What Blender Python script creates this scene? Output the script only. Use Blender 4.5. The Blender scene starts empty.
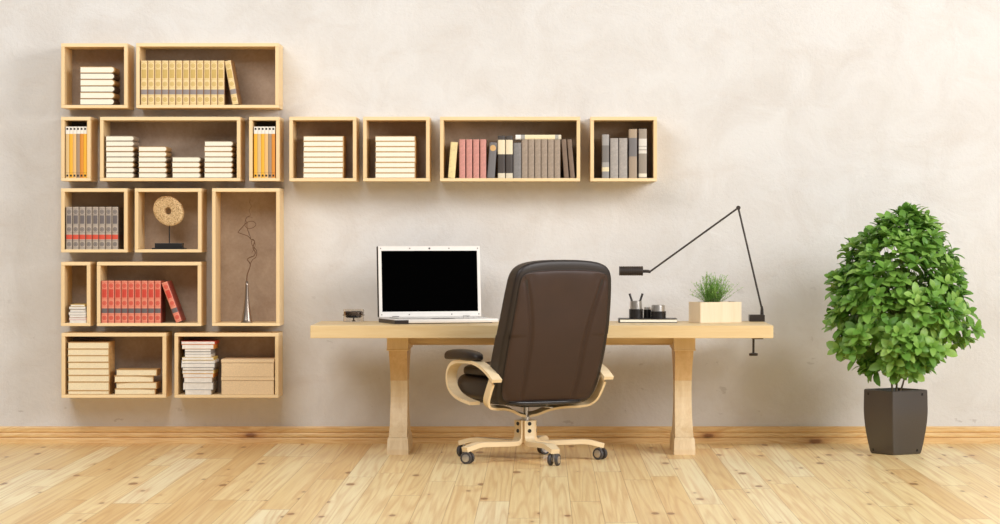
import bpy, bmesh, math, random
from mathutils import Vector, Matrix
from mathutils.noise import noise as pnoise

R = math.radians
SC = bpy.context.scene
COL = SC.collection
F, CX, HY, CAMY, CAMZ = 2835.0, 542.0, 230.0, -17.0, 1.28

def PX(px, Y):
    return (px - CX) * (Y - CAMY) / F
def PZ(py, Y):
    return CAMZ - (py - HY) * (Y - CAMY) / F

def lin(c):
    out = []
    for v in c[:3]:
        v /= 255.0
        out.append(v / 12.92 if v <= 0.04045 else ((v + 0.055) / 1.055) ** 2.4)
    return tuple(out) + (1.0,)

# ------------------------------------------------------------------ materials
class NT:
    def __init__(self, name):
        self.m = bpy.data.materials.new(name)
        self.m.use_nodes = True
        self.t = self.m.node_tree
        self.b = self.t.nodes['Principled BSDF']
    def n(self, kind, **kw):
        x = self.t.nodes.new(kind)
        for k, v in kw.items():
            setattr(x, k, v)
        return x
    def put(self, sock, v):
        if isinstance(v, bpy.types.NodeSocket):
            self.t.links.new(v, sock)
        else:
            sock.default_value = v
    def math(self, op, a, b=0.0, c=None):
        x = self.n('ShaderNodeMath', operation=op)
        self.put(x.inputs[0], a); self.put(x.inputs[1], b)
        if c is not None: self.put(x.inputs[2], c)
        return x.outputs[0]
    def mix(self, f, a, b, mode='MIX'):
        x = self.n('ShaderNodeMix', data_type='RGBA', blend_type=mode)
        self.put(x.inputs[0], f); self.put(x.inputs[6], a); self.put(x.inputs[7], b)
        return x.outputs[2]
    def coord(self, which='Object'):
        return self.n('ShaderNodeTexCoord').outputs[which]
    def scale(self, v, s, loc=(0, 0, 0), rot=(0, 0, 0)):
        x = self.n('ShaderNodeMapping')
        self.put(x.inputs[0], v)
        x.inputs[1].default_value = loc; x.inputs[2].default_value = rot; x.inputs[3].default_value = s
        return x.outputs[0]
    def sep(self, v):
        x = self.n('ShaderNodeSeparateXYZ'); self.put(x.inputs[0], v)
        return x.outputs
    def comb(self, a, b, c):
        x = self.n('ShaderNodeCombineXYZ')
        for i, v in enumerate((a, b, c)): self.put(x.inputs[i], v)
        return x.outputs[0]
    def noise(self, v, s, d=3, r=0.55, dist=0.0):
        x = self.n('ShaderNodeTexNoise')
        self.put(x.inputs['Vector'], v); x.inputs['Scale'].default_value = s
        x.inputs['Detail'].default_value = d; x.inputs['Roughness'].default_value = r
        x.inputs['Distortion'].default_value = dist
        return x.outputs['Fac']
    def ramp(self, f, stops, interp='LINEAR'):
        x = self.n('ShaderNodeValToRGB'); self.put(x.inputs[0], f)
        x.color_ramp.interpolation = interp
        e = x.color_ramp.elements
        while len(e) < len(stops): e.new(0.5)
        for i, (p, c) in enumerate(stops):
            e[i].position = p
            e[i].color = c if len(c) == 4 else lin(c)
        return x.outputs[0]
    def bump(self, h, strength, dist=0.01):
        x = self.n('ShaderNodeBump')
        self.put(x.inputs['Height'], h); x.inputs['Strength'].default_value = strength
        x.inputs['Distance'].default_value = dist
        self.t.links.new(x.outputs[0], self.b.inputs['Normal'])
    def set(self, color=None, rough=None, metal=None, **kw):
        if color is not None: self.put(self.b.inputs['Base Color'], color)
        if rough is not None: self.put(self.b.inputs['Roughness'], rough)
        if metal is not None: self.put(self.b.inputs['Metallic'], metal)
        for k, v in kw.items(): self.put(self.b.inputs[k.replace('_', ' ')], v)
        return self.m

MAT = {}
def plain(name, rgb, rough=0.6, metal=0.0, var=0.06, vs=40.0, bump=0.0, **kw):
    """small procedural variation around one colour"""
    q = NT(name)
    c = q.coord()
    f = q.noise(c, vs, 3)
    a = [max(0, v * (1 - var)) for v in rgb]; b = [min(255, v * (1 + var)) for v in rgb]
    q.set(q.ramp(f, [(0.3, a), (0.7, b)]), rough, metal, **kw)
    if bump: q.bump(q.noise(c, vs * 4, 3), bump, 0.002)
    MAT[name] = q.m
    return q.m

def wood(name, light, dark, axis='x', freq=30.0, rough=0.5, contrast=1.0, bump=0.08):
    q = NT(name)
    info = q.n('ShaderNodeObjectInfo')
    v = q.coord()
    off = q.math('MULTIPLY', info.outputs['Random'], 17.0)
    s = {'x': (0.08, 1, 1), 'y': (1, 0.08, 1), 'z': (1, 1, 0.08)}[axis]
    v = q.scale(v, s)
    xyz = q.sep(v)
    v = q.comb(q.math('ADD', xyz[0], off), xyz[1], q.math('ADD', xyz[2], off))
    g = q.noise(v, freq, 5, 0.6, 0.6)
    fine = q.noise(v, freq * 6, 3, 0.6)
    f = q.math('ADD', q.math('MULTIPLY', g, 0.75), q.math('MULTIPLY', fine, 0.25))
    w = 0.16 / contrast
    c = q.ramp(f, [(0.5 - w, dark), (0.5 + w, light)])
    q.set(c, rough)
    q.bump(f, bump, 0.003)
    MAT[name] = q.m
    return q.m

shelf_w = wood('pale birch', (254, 228, 180), (246, 213, 160), 'x', 26, 0.5, 0.8)
desk_w = wood('desk pine', (240, 214, 164), (226, 194, 140), 'x', 16, 0.45, 1.0)
leg_w = wood('leg ash', (240, 218, 180), (222, 194, 150), 'z', 24, 0.5, 1.1)
leg_o = wood('leg oak upper block', (230, 196, 146), (214, 176, 122), 'z', 24, 0.5, 1.0)
ply_w = wood('bent ply birch', (252, 230, 190), (240, 212, 165), 'x', 22, 0.4, 0.8, 0.03)
plant_w = wood('planter maple', (246, 228, 198), (236, 212, 176), 'z', 24, 0.5, 0.8)

def wall_mat():
    q = NT('stained plaster')
    v = q.coord()
    big = q.noise(v, 0.9, 4, 0.6, 0.5)
    mid = q.noise(v, 3.2, 6, 0.65, 0.8)
    fine = q.noise(v, 45, 6, 0.7)
    c = q.ramp(big, [(0.3, (219, 214, 209)), (0.5, (226, 223, 219)), (0.7, (231, 229, 226))])
    c2 = q.ramp(mid, [(0.35, (217, 211, 204)), (0.6, (231, 229, 226))])
    c = q.mix(0.45, c, c2)
    # grey scuffs and specks, denser towards the skirting
    z = q.sep(v)[2]
    low = q.n('ShaderNodeMapRange'); q.put(low.inputs[0], z)
    low.inputs[1].default_value = 0.08; low.inputs[2].default_value = 1.3
    low.inputs[3].default_value = 1.0; low.inputs[4].default_value = 0.12
    sp = q.noise(q.scale(v, (1, 1, 1.7), (3.1, 0, 1.7)), 9.0, 4, 0.55, 0.3)
    spm = q.ramp(sp, [(0.665, (0, 0, 0)), (0.70, (255, 255, 255))])
    spf = q.math('MULTIPLY', q.math('MULTIPLY', spm, low.outputs[0]), 0.30)
    c = q.mix(spf, c, lin((140, 126, 114)))
    sm = q.noise(q.scale(v, (1, 1, 2.2), (7.7, 0, 4.1)), 1.9, 5, 0.6, 0.4)
    smf = q.math('MULTIPLY', q.ramp(sm, [(0.56, (0, 0, 0)), (0.72, (255, 255, 255))]), 0.28)
    c = q.mix(smf, c, lin((208, 195, 182)))
    # a few hairline cracks
    vo = q.n('ShaderNodeTexVoronoi', feature='DISTANCE_TO_EDGE')
    q.put(vo.inputs['Vector'], q.scale(v, (0.8, 0.8, 0.45))); vo.inputs['Scale'].default_value = 1.0
    wob = q.math('ADD', vo.outputs[0], q.math('MULTIPLY', q.math('SUBTRACT', mid, 0.5), 0.12))
    cr = q.math('MULTIPLY', q.math('LESS_THAN', q.math('ABSOLUTE', q.math('SUBTRACT', wob, 0.02)), 0.0012), 0.0)
    c = q.mix(cr, c, lin((196, 180, 165)))
    q.set(c, 0.85)
    h = q.math('ADD', q.math('MULTIPLY', fine, 0.5), q.math('MULTIPLY', mid, 1.0))
    q.bump(h, 0.55, 0.012)
    return q.m
MAT['wall'] = wall_mat()

def floor_mat():
    q = NT('pine floorboards')
    v = q.coord()
    x, y, z = q.sep(v)
    W, L = 0.143, 2.6
    xs = q.math('DIVIDE', q.math('ADD', x, 20.03), W)
    ix = q.math('FLOOR', xs)
    fx = q.math('SUBTRACT', xs, ix)
    w1 = q.n('ShaderNodeTexWhiteNoise', noise_dimensions='1D'); q.put(w1.inputs['W'], ix)
    ys = q.math('ADD', q.math('DIVIDE', q.math('ADD', y, 30.0), L), q.math('MULTIPLY', w1.outputs['Value'], 7.3))
    iy = q.math('FLOOR', ys)
    fy = q.math('SUBTRACT', ys, iy)
    w2 = q.n('ShaderNodeTexWhiteNoise', noise_dimensions='2D'); q.put(w2.inputs['Vector'], q.comb(ix, iy, 0.0))
    rnd = w2.outputs['Value']
    base = q.ramp(rnd, [(0.0, (234, 196, 134)), (0.25, (243, 212, 152)), (0.6, (249, 222, 165)), (0.85, (252, 229, 175)), (1.0, (254, 238, 194))])
    gv = q.comb(q.math('ADD', x, q.math('MULTIPLY', rnd, 31.0)), q.math('MULTIPLY', y, 0.022), q.math('MULTIPLY', rnd, 9.0))
    g = q.noise(gv, 9, 2, 0.45, 0.25)
    bands = q.math('SINE', q.math('MULTIPLY', g, 62.0))
    bands = q.math('ADD', q.math('MULTIPLY', bands, 0.5), 0.5)
    gf = q.noise(q.comb(q.math('ADD', x, q.math('MULTIPLY', rnd, 31.0)), q.math('MULTIPLY', y, 0.016), rnd), 60, 4, 0.65, 0.2)
    c = q.mix(q.math('MULTIPLY', q.math('POWER', bands, 2.5), 0.36), base, lin((206, 150, 86)))
    c = q.mix(q.ramp(gf, [(0.44, (0, 0, 0)), (0.70, (150, 150, 150))]), c, lin((202, 146, 84)))
    c = q.mix(q.ramp(gf, [(0.28, (120, 120, 120)), (0.46, (0, 0, 0))]), c, lin((252, 234, 196)))
    # knots
    vo = q.n('ShaderNodeTexVoronoi', feature='F1')
    q.put(vo.inputs['Vector'], q.comb(q.math('ADD', x, q.math('MULTIPLY', rnd, 3.0)), q.math('MULTIPLY', y, 0.34), 0.0))
    vo.voronoi_dimensions = '2D'; vo.inputs['Scale'].default_value = 4.4
    d = q.math('ADD', vo.outputs['Distance'], q.math('MULTIPLY', q.math('SUBTRACT', q.noise(v, 60, 2), 0.5), 0.05))
    pick = q.math('GREATER_THAN', q.sep(vo.outputs['Color'])[0], 0.38)
    size = q.math('MULTIPLY', q.sep(vo.outputs['Color'])[1], 0.085)
    kd = q.math('SUBTRACT', d, size)
    k1 = q.math('MULTIPLY', q.ramp(kd, [(0.0, (255, 255, 255)), (0.03, (0, 0, 0))]), pick)
    k2 = q.math('MULTIPLY', q.ramp(kd, [(0.0, (255, 255, 255)), (0.16, (0, 0, 0))]), pick)
    c = q.mix(q.math('MULTIPLY', k2, 0.3), c, lin((205, 146, 84)))
    c = q.mix(q.math('MULTIPLY', k1, 0.75), c, lin((138, 86, 46)))
    # joints
    ex = q.math('GREATER_THAN', q.math('ABSOLUTE', q.math('SUBTRACT', fx, 0.5)), 0.489)
    ey = q.math('GREATER_THAN', q.math('ABSOLUTE', q.math('SUBTRACT', fy, 0.5)), 0.4975)
    e = q.math('MAXIMUM', ex, ey)
    c = q.mix(q.math('MULTIPLY', e, 0.5), c, lin((158, 106, 60)))
    q.set(c, q.math('ADD', q.math('MULTIPLY', g, 0.15), 0.30))
    q.b.inputs['Specular IOR Level'].default_value = 0.4
    q.bump(q.math('SUBTRACT', q.math('MULTIPLY', g, 0.4), e), 0.15, 0.002)
    return q.m
MAT['floor'] = floor_mat()

def skirt_mat():
    q = NT('knotty pine skirting')
    v = q.coord()
    x, y, z = q.sep(v)
    knots = [(-1.745, 0.051, 1.0), (0.995, 0.048, 0.95), (1.637, 0.014, 1.1), (-3.3, 0.06, 0.8), (3.4, 0.04, 1.0), (-0.35, 0.02, 0.35), (2.9, 0.08, 0.6)]
    d = None
    for kx, kz, ks in knots:
        dx = q.math('DIVIDE', q.math('SUBTRACT', x, kx), 2.6 * ks); dz_ = q.math('DIVIDE', q.math('SUBTRACT', z, kz), ks)
        dd = q.math('SQRT', q.math('ADD', q.math('MULTIPLY', dx, dx), q.math('MULTIPLY', dz_, dz_)))
        d = dd if d is None else q.math('MINIMUM', d, dd)
    d = q.math('ADD', d, q.math('MULTIPLY', q.math('SUBTRACT', q.noise(v, 40, 3), 0.5), 0.010))
    dz = q.math('ADD', z, q.math('MULTIPLY', q.ramp(d, [(0.0, (255, 255, 255)), (0.12, (0, 0, 0))]), 0.05))
    gv = q.comb(q.math('MULTIPLY', x, 0.05), y, dz)
    g = q.noise(gv, 120, 4, 0.6, 0.8)
    c = q.ramp(g, [(0.35, (222, 176, 114)), (0.6, (242, 208, 150))])
    c = q.mix(q.math('MULTIPLY', q.ramp(d, [(0.012, (255, 255, 255)), (0.040, (0, 0, 0))]), 0.55), c, lin((190, 124, 66)))
    c = q.mix(q.math('MULTIPLY', q.ramp(d, [(0.008, (255, 255, 255)), (0.018, (0, 0, 0))]), 0.75), c, lin((112, 64, 34)))
    q.set(c, 0.42)
    q.bump(g, 0.08, 0.002)
    return q.m
MAT['skirt'] = skirt_mat()

def volume_mat(name, base, panel, band, gap_shade_mottle, band_lo=0.235, band_hi=0.345):
    """encyclopaedia spine: medallions, a title panel and a coloured band, laid out over the cover's own height"""
    q = NT(name)
    x, y, z = q.sep(q.coord('Generated'))
    o = q.coord()
    c = lin(base)
    # panel
    inp = q.math('MULTIPLY', q.math('GREATER_THAN', z, 0.60), q.math('LESS_THAN', z, 0.80))
    inx = q.math('LESS_THAN', q.math('ABSOLUTE', q.math('SUBTRACT', x, 0.5)), 0.34)
    col = q.mix(q.math('MULTIPLY', inp, inx), c, lin(panel))
    for zc in (0.885, 0.47, 0.12):
        dx = q.math('MULTIPLY', q.math('SUBTRACT', x, 0.5), 0.155)
        dz = q.math('SUBTRACT', z, zc)
        r = q.math('SQRT', q.math('ADD', q.math('MULTIPLY', dx, dx), q.math('MULTIPLY', dz, dz)))
        # a ring of petals round a small disc
        col = q.mix(q.math('MULTIPLY', q.math('LESS_THAN', r, 0.052), 0.85), col, lin(panel))
        col = q.mix(q.math('MULTIPLY', q.math('LESS_THAN', q.math('ABSOLUTE', q.math('SUBTRACT', r, 0.030)), 0.004), 0.5), col, c)
    for zl in (0.575, 0.825, 0.955, 0.40, 0.205, 0.035):
        col = q.mix(q.math('MULTIPLY', q.math('LESS_THAN', q.math('ABSOLUTE', q.math('SUBTRACT', z, zl)), 0.006), 0.55), col, lin(panel))
    b = q.math('MULTIPLY', q.math('GREATER_THAN', z, band_lo), q.math('LESS_THAN', z, band_hi))
    col = q.mix(b, col, lin(band))
    edge = q.math('GREATER_THAN', q.math('ABSOLUTE', q.math('SUBTRACT', x, 0.5)), 0.435)  # shade of the gaps between volumes, painted onto the spine edges
    col = q.mix(q.math('MULTIPLY', edge, 0.85), col, lin(gap_shade_mottle))
    col = q.mix(q.math('MULTIPLY', q.noise(o, 90, 3), 0.18), col, lin(gap_shade_mottle))
    q.set(col, 0.5)
    MAT[name] = q.m
    return q.m
vol_yellow = volume_mat('yellow volume cover', (246, 219, 162), (214, 182, 102), (150, 142, 140), (140, 92, 44))
vol_grey = volume_mat('grey volume cover', (188, 174, 158), (112, 104, 104), (226, 84, 60), (84, 66, 52))
vol_red = volume_mat('red volume cover', (238, 150, 122), (216, 72, 54), (104, 102, 102), (140, 36, 26))

def band_mat(name, stops, rough=0.55):
    """spine made of flat colour bands over the cover's height (bottom to top)"""
    q = NT(name)
    z = q.sep(q.coord('Generated'))[2]
    c = q.ramp(z, stops, 'CONSTANT')
    c = q.mix(q.math('MULTIPLY', q.noise(q.coord(), 120, 3), 0.22), c, lin((120, 105, 90)))
    q.set(c, rough)
    MAT[name] = q.m
    return q.m

def file_mat(name, body):
    q = NT(name)
    x, y, z = q.sep(q.coord('Generated'))
    col = q.mix(q.math('GREATER_THAN', z, 0.86), lin(body), lin((244, 238, 226)))
    for zc in (0.955, 0.045):
        sq = q.math('MULTIPLY', q.math('LESS_THAN', q.math('ABSOLUTE', q.math('SUBTRACT', z, zc)), 0.02),
                    q.math('LESS_THAN', q.math('ABSOLUTE', q.math('SUBTRACT', x, 0.5)), 0.27))
        col = q.mix(sq, col, lin((28, 24, 22)))
    ln = q.math('LESS_THAN', q.math('ABSOLUTE', q.math('SUBTRACT', z, 0.10)), 0.004)
    col = q.mix(q.math('MULTIPLY', ln, 0.5), col, lin((90, 60, 30)))
    q.set(col, 0.5)
    MAT[name] = q.m
    return q.m

plain('page', (253, 246, 226), 0.8, var=0.02, vs=200)
plain('page dim', (244, 228, 190), 0.8, var=0.04, vs=200)
plain('cover tan', (186, 146, 96), 0.6)
plain('cover brown', (92, 68, 48), 0.6)
plain('cover greytan', (168, 150, 128), 0.6)
plain('cover cream', (244, 222, 170), 0.6)
plain('cover kraft', (206, 164, 106), 0.6)
plain('mag white', (240, 234, 224), 0.5, var=0.03)
plain('mag yellow', (232, 200, 110), 0.5)
plain('mag orange', (226, 150, 70), 0.5)
plain('mag red', (206, 74, 52), 0.5)
plain('mag grey', (160, 156, 152), 0.5)
plain('mag pink', (226, 150, 146), 0.5)
plain('box card', (242, 213, 170), 0.7, var=0.035, vs=160, bump=0.05)
plain('box trim', (150, 108, 66), 0.7)
plain('black plastic', (30, 26, 24), 0.4)
plain('lamp metal', (62, 54, 49), 0.42, metal=0.2)
plain('stand black', (20, 17, 16), 0.4)
plain('silver', (205, 200, 194), 0.28, metal=0.9, var=0.02)
plain('dark chrome', (110, 96, 86), 0.2, metal=1.0, var=0.05)
plain('brushed silver', (150, 136, 124), 0.3, metal=0.8, var=0.03)
plain('twig', (112, 82, 58), 0.8)
plain('laptop white', (240, 235, 228), 0.35, var=0.01)
plain('laptop dark', (44, 36, 32), 0.35)
plain('key grey', (110, 104, 100), 0.5)
plain('screen off', (3, 3, 3), 0.6, var=0.0)
MAT['screen off'].node_tree.nodes['Principled BSDF'].inputs['Specular IOR Level'].default_value = 0.0
plain('smoke black', (40, 36, 34), 0.2)
plain('tyre', (72, 68, 68), 0.5)
plain('bolt black', (18, 15, 14), 0.3)
plain('soil', (60, 42, 30), 0.95, var=0.3, bump=0.5)
plain('stem', (150, 128, 100), 0.7)
plain('branch green', (120, 140, 70), 0.7)

def glass(name, rgb, rough=0.02, ior=1.45):
    q = NT(name)
    q.set(lin(rgb), rough); q.b.inputs['Transmission Weight'].default_value = 1.0; q.b.inputs['IOR'].default_value = ior
    MAT[name] = q.m
glass('clear glass', (248, 244, 238))

def leather(name, rgb, rough=0.42, rim=None):
    q = NT(name)
    v = q.coord()
    vo = q.n('ShaderNodeTexVoronoi', feature='F1'); q.put(vo.inputs['Vector'], v); vo.inputs['Scale'].default_value = 260
    f = q.noise(v, 9, 4)
    a = [c * 0.95 for c in rgb]; b = [c * 1.04 for c in rgb]
    q.set(q.ramp(f, [(0.3, a), (0.7, b)]), rough)
    q.b.inputs['Specular IOR Level'].default_value = 0.5
    q.bump(q.math('ADD', vo.outputs[0], q.math('MULTIPLY', q.noise(v, 30, 3), 1.5)), 0.10, 0.002)
    MAT[name] = q.m
leather('leather brown', (58, 37, 27), 0.5)
leather('leather dark', (40, 30, 25), 0.45)

def stone_mat():
    q = NT('fossil stone')
    v = q.coord()
    x, y, z = q.sep(v)
    ang = q.math('ARCTAN2', z, x)
    rad = q.math('SQRT', q.math('ADD', q.math('MULTIPLY', x, x), q.math('MULTIPLY', z, z)))
    rv = q.comb(q.math('MULTIPLY', ang, 6.0), q.math('MULTIPLY', rad, 30.0), 0.0)
    n = q.noise(rv, 4.0, 4, 0.6)
    m = q.noise(v, 150, 4, 0.7)
    f = q.math('ADD', q.math('MULTIPLY', n, 0.5), q.math('MULTIPLY', m, 0.5))
    q.set(q.ramp(f, [(0.42, (136, 98, 58)), (0.47, (208, 172, 120)), (0.58, (236, 206, 158))]), 0.8)
    q.bump(f, 0.6, 0.006)
    MAT['stone'] = q.m
stone_mat()

def leaf_mat(name, c0, c1, c2, trans=0.25):
    q = NT(name)
    at = q.n('ShaderNodeAttribute', attribute_name='tone')
    c = q.ramp(at.outputs['Fac'], [(0.0, c0), (0.5, c1), (1.0, c2)])
    q.set(c, 0.45)
    tr = q.n('ShaderNodeBsdfTranslucent'); q.put(tr.inputs[0], c)
    mx = q.n('ShaderNodeMixShader'); mx.inputs[0].default_value = trans
    q.t.links.new(q.b.outputs[0], mx.inputs[1]); q.t.links.new(tr.outputs[0], mx.inputs[2])
    q.t.links.new(mx.outputs[0], q.t.nodes['Material Output'].inputs[0])
    MAT[name] = q.m
leaf_mat('tree leaf', (80, 128, 46), (124, 170, 70), (172, 208, 106))
leaf_mat('herb leaf', (120, 172, 76), (160, 206, 108), (196, 228, 146), 0.45)

def pot_mat():
    q = NT('graphite pot')
    v = q.coord()
    q.set(q.ramp(q.noise(v, 220, 3), [(0.3, (58, 51, 47)), (0.7, (66, 59, 55))]), 0.34)
    q.b.inputs['Specular IOR Level'].default_value = 0.9
    q.bump(q.noise(v, 300, 2), 0.05, 0.001)
    MAT['pot'] = q.m
pot_mat()

# ------------------------------------------------------------------ objects
def link(name, me, mats, parent=None):
    o = bpy.data.objects.new(name, me)
    COL.objects.link(o)
    for m in (mats if isinstance(mats, (list, tuple)) else [mats]):
        me.materials.append(MAT[m] if isinstance(m, str) else m)
    if parent is not None: o.parent = parent
    return o

def obj(name, bm, mats, parent=None, smooth=False, autos=None):
    me = bpy.data.meshes.new(name)
    bmesh.ops.recalc_face_normals(bm, faces=bm.faces[:])
    bm.to_mesh(me); bm.free()
    if smooth or autos:
        for p in me.polygons: p.use_smooth = True
        if autos:
            try: me.set_sharp_from_angle(angle=R(autos))
            except Exception: pass
    return link(name, me, mats, parent)

def thing(name, label, cat, loc=(0, 0, 0), rz=0.0, group=None):
    o = bpy.data.objects.new(name, None)
    COL.objects.link(o)
    o.empty_display_size = 0.05
    o.location = loc; o.rotation_euler = (0, 0, rz)
    o['label'] = label; o['category'] = cat
    if group: o['group'] = group
    return o

def dup(root, loc, rot, label, group):
    r = root.copy(); COL.objects.link(r)
    r.location = loc; r.rotation_euler = rot
    r['label'] = label; r['group'] = group
    for ch in list(root.children):
        c = ch.copy(); COL.objects.link(c); c.parent = r
        for g in list(ch.children):
            d = g.copy(); COL.objects.link(d); d.parent = c
    return r

def box(bm, x0, x1, y0, y1, z0, z1, bev=0.0, mi=0, seg=2):
    v = [bm.verts.new((x, y, z)) for x in (x0, x1) for y in (y0, y1) for z in (z0, z1)]
    fs = []
    for idx in ((0, 1, 3, 2), (4, 6, 7, 5), (0, 4, 5, 1), (2, 3, 7, 6), (0, 2, 6, 4), (1, 5, 7, 3)):
        f = bm.faces.new([v[i] for i in idx]); f.material_index = mi; fs.append(f)
    if bev > 0:
        es = set()
        for f in fs: es.update(f.edges)
        bmesh.ops.bevel(bm, geom=list(es), offset=bev, segments=seg, affect='EDGES', profile=0.5)
    return bm

def boxo(name, dims, mats, parent=None, bev=0.002, **kw):
    bm = bmesh.new(); box(bm, *dims, bev=bev)
    return obj(name, bm, mats, parent, **kw)

def prism(bm, poly, a0, a1, plane='xz', mi=0):
    """extrude a closed polygon; plane says what its two coordinates are"""
    def mk(p, a):
        if plane == 'xz': return (p[0], a, p[1])
        if plane == 'xy': return (p[0], p[1], a)
        return (a, p[0], p[1])
    A = [bm.verts.new(mk(p, a0)) for p in poly]; B = [bm.verts.new(mk(p, a1)) for p in poly]
    n = len(poly)
    fs = [bm.faces.new(A), bm.faces.new(B[::-1])]
    for i in range(n):
        fs.append(bm.faces.new((A[i], A[(i + 1) % n], B[(i + 1) % n], B[i])))
    for f in fs: f.material_index = mi
    return bm

def tube(bm, pts, rad, n=8, cap=True):
    pts = [Vector(p) for p in pts]
    rads = rad if isinstance(rad, (list, tuple)) else [rad] * len(pts)
    rings = []; up = None
    for i, p in enumerate(pts):
        t = (pts[min(i + 1, len(pts) - 1)] - pts[max(i - 1, 0)]).normalized()
        if up is None:
            up = t.orthogonal().normalized()
        else:
            up = (up - t * up.dot(t)); up = up.normalized() if up.length > 1e-6 else t.orthogonal().normalized()
        s = t.cross(up)
        rings.append([bm.verts.new(p + (up * math.cos(2 * math.pi * k / n) + s * math.sin(2 * math.pi * k / n)) * rads[i]) for k in range(n)])
    for a, b in zip(rings, rings[1:]):
        for k in range(n): bm.faces.new((a[k], a[(k + 1) % n], b[(k + 1) % n], b[k]))
    if cap:
        bm.faces.new(rings[0][::-1]); bm.faces.new(rings[-1])
    return bm

def lathe(bm, prof, n=24, c=(0, 0, 0), close=False):
    """profile of (radius, z) turned round the z axis"""
    rings = []
    for r, z in prof:
        if r < 1e-6: rings.append([bm.verts.new((c[0], c[1], c[2] + z))])
        else: rings.append([bm.verts.new((c[0] + r * math.cos(2 * math.pi * k / n), c[1] + r * math.sin(2 * math.pi * k / n), c[2] + z)) for k in range(n)])
    seq = list(zip(rings, rings[1:]))
    if close: seq.append((rings[-1], rings[0]))
    for a, b in seq:
        for k in range(n):
            k2 = (k + 1) % n
            if len(a) == 1 and len(b) == 1: continue
            if len(a) == 1: bm.faces.new((a[0], b[k], b[k2]))
            elif len(b) == 1: bm.faces.new((a[k], a[k2], b[0]))
            else: bm.faces.new((a[k], a[k2], b[k2], b[k]))
    return bm

def cat(pts, m=8):
    """Catmull-Rom through the points"""
    P = [Vector(p) for p in pts]; P = [P[0] * 2 - P[1]] + P + [P[-1] * 2 - P[-2]]
    out = []
    for i in range(1, len(P) - 2):
        for k in range(m):
            t = k / m
            out.append(0.5 * ((2 * P[i]) + (-P[i-1] + P[i+1]) * t + (2*P[i-1] - 5*P[i] + 4*P[i+1] - P[i+2]) * t*t + (-P[i-1] + 3*P[i] - 3*P[i+1] + P[i+2]) * t**3))
    out.append(P[-2])
    return out

def strip(bm, pts, W, width, th, m=8, smooth_pts=True):
    """bent plywood: a rectangular section swept along a path, its width along W"""
    P = cat(pts, m) if smooth_pts else [Vector(p) for p in pts]
    W = Vector(W).normalized(); rings = []
    for i, p in enumerate(P):
        t = (P[min(i + 1, len(P) - 1)] - P[max(i - 1, 0)]).normalized()
        w = (W - t * W.dot(t)).normalized(); nrm = t.cross(w).normalized()
        wd = width(i / (len(P) - 1)) if callable(width) else width
        rings.append([bm.verts.new(p + w * a * wd / 2 + nrm * b * th / 2) for a, b in ((-1, -1), (1, -1), (1, 1), (-1, 1))])
    for a, b in zip(rings, rings[1:]):
        for k in range(4): bm.faces.new((a[k], a[(k + 1) % 4], b[(k + 1) % 4], b[k]))
    bm.faces.new(rings[0][::-1]); bm.faces.new(rings[-1])
    return bm

def cushion(bm, n, k, fn):
    """cube grid pushed to a superellipsoid of power k, then mapped by fn(a,b,c)"""
    bm2 = bmesh.new()
    bmesh.ops.create_cube(bm2, size=2.0)
    bmesh.ops.subdivide_edges(bm2, edges=bm2.edges[:], cuts=n, use_grid_fill=True)
    for v in bm2.verts:
        a, b, c = v.co
        # equalise then round
        s = (abs(a) ** k + abs(b) ** k + abs(c) ** k) ** (1.0 / k)
        v.co = Vector(fn(a / s, b / s, c / s))
    me = bpy.data.meshes.new('tmp'); bm2.to_mesh(me); bm2.free()
    bm.from_mesh(me); bpy.data.meshes.remove(me)
    return bm

# ------------------------------------------------------------------ setting
def structure(o): o['kind'] = 'structure'; return o
structure(boxo('floor', (-6, 6, -14, 0.2, -0.05, 0), 'floor', bev=0))
structure(boxo('wall_back', (-6, 6, 0.0, 0.2, -0.0, 3.4), 'wall', bev=0))
bm = bmesh.new()
prof = [(0, 0.0), (-0.022, 0.0), (-0.022, 0.028), (-0.019, 0.034), (-0.012, 0.037), (-0.019, 0.040), (-0.021, 0.046), (-0.021, 0.056), (-0.018, 0.063), (-0.011, 0.066), (-0.016, 0.069),
        (-0.018, 0.075), (-0.018, 0.094), (-0.014, 0.103), (0, 0.103)]
prism(bm, [(y - 0.0005, z + 0.0005) for y, z in prof], -6, 6, 'yz')
structure(obj('baseboard_back', bm, 'skirt'))

# ------------------------------------------------------------------ wall boxes
SY = -0.28                 # front plane of the boxes
TH = 0.0208
TB = 0.0180
def shelf(px0, px1, py0, py1, label):
    x0, x1, z1, z0 = PX(px0, SY), PX(px1, SY), PZ(py0, SY), PZ(py1, SY)
    cx = (x0 + x1) / 2
    w = (x1 - x0) / 2; h = z1 - z0
    t = thing('wall_box_shelf', label, 'shelf', (cx, 0, z0), 0, 'open birch boxes on the wall')
    D = SY; e = 0.0004
    boxo('top_panel', (-w, w, D, -0.002, h - TH, h), shelf_w, t, 0.0015)
    boxo('bottom_panel', (-w, w, D, -0.002, 0, TB), shelf_w, t, 0.0015)
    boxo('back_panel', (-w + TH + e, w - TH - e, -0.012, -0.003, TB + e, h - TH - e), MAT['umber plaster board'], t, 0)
    for s in (-1, 1):
        a, b = sorted((s * w, s * (w - TH)))
        boxo('side_panel', (a, b, D, -0.002, TB + e, h - TH - e), MAT['birch side'], t, 0.0015)
    return z0 + TB
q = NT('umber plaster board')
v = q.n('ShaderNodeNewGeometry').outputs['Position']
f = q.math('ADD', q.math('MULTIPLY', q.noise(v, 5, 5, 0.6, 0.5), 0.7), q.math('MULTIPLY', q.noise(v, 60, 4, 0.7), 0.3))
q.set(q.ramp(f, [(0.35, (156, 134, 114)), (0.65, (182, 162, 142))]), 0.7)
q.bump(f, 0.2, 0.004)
MAT['umber plaster board'] = q.m
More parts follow.
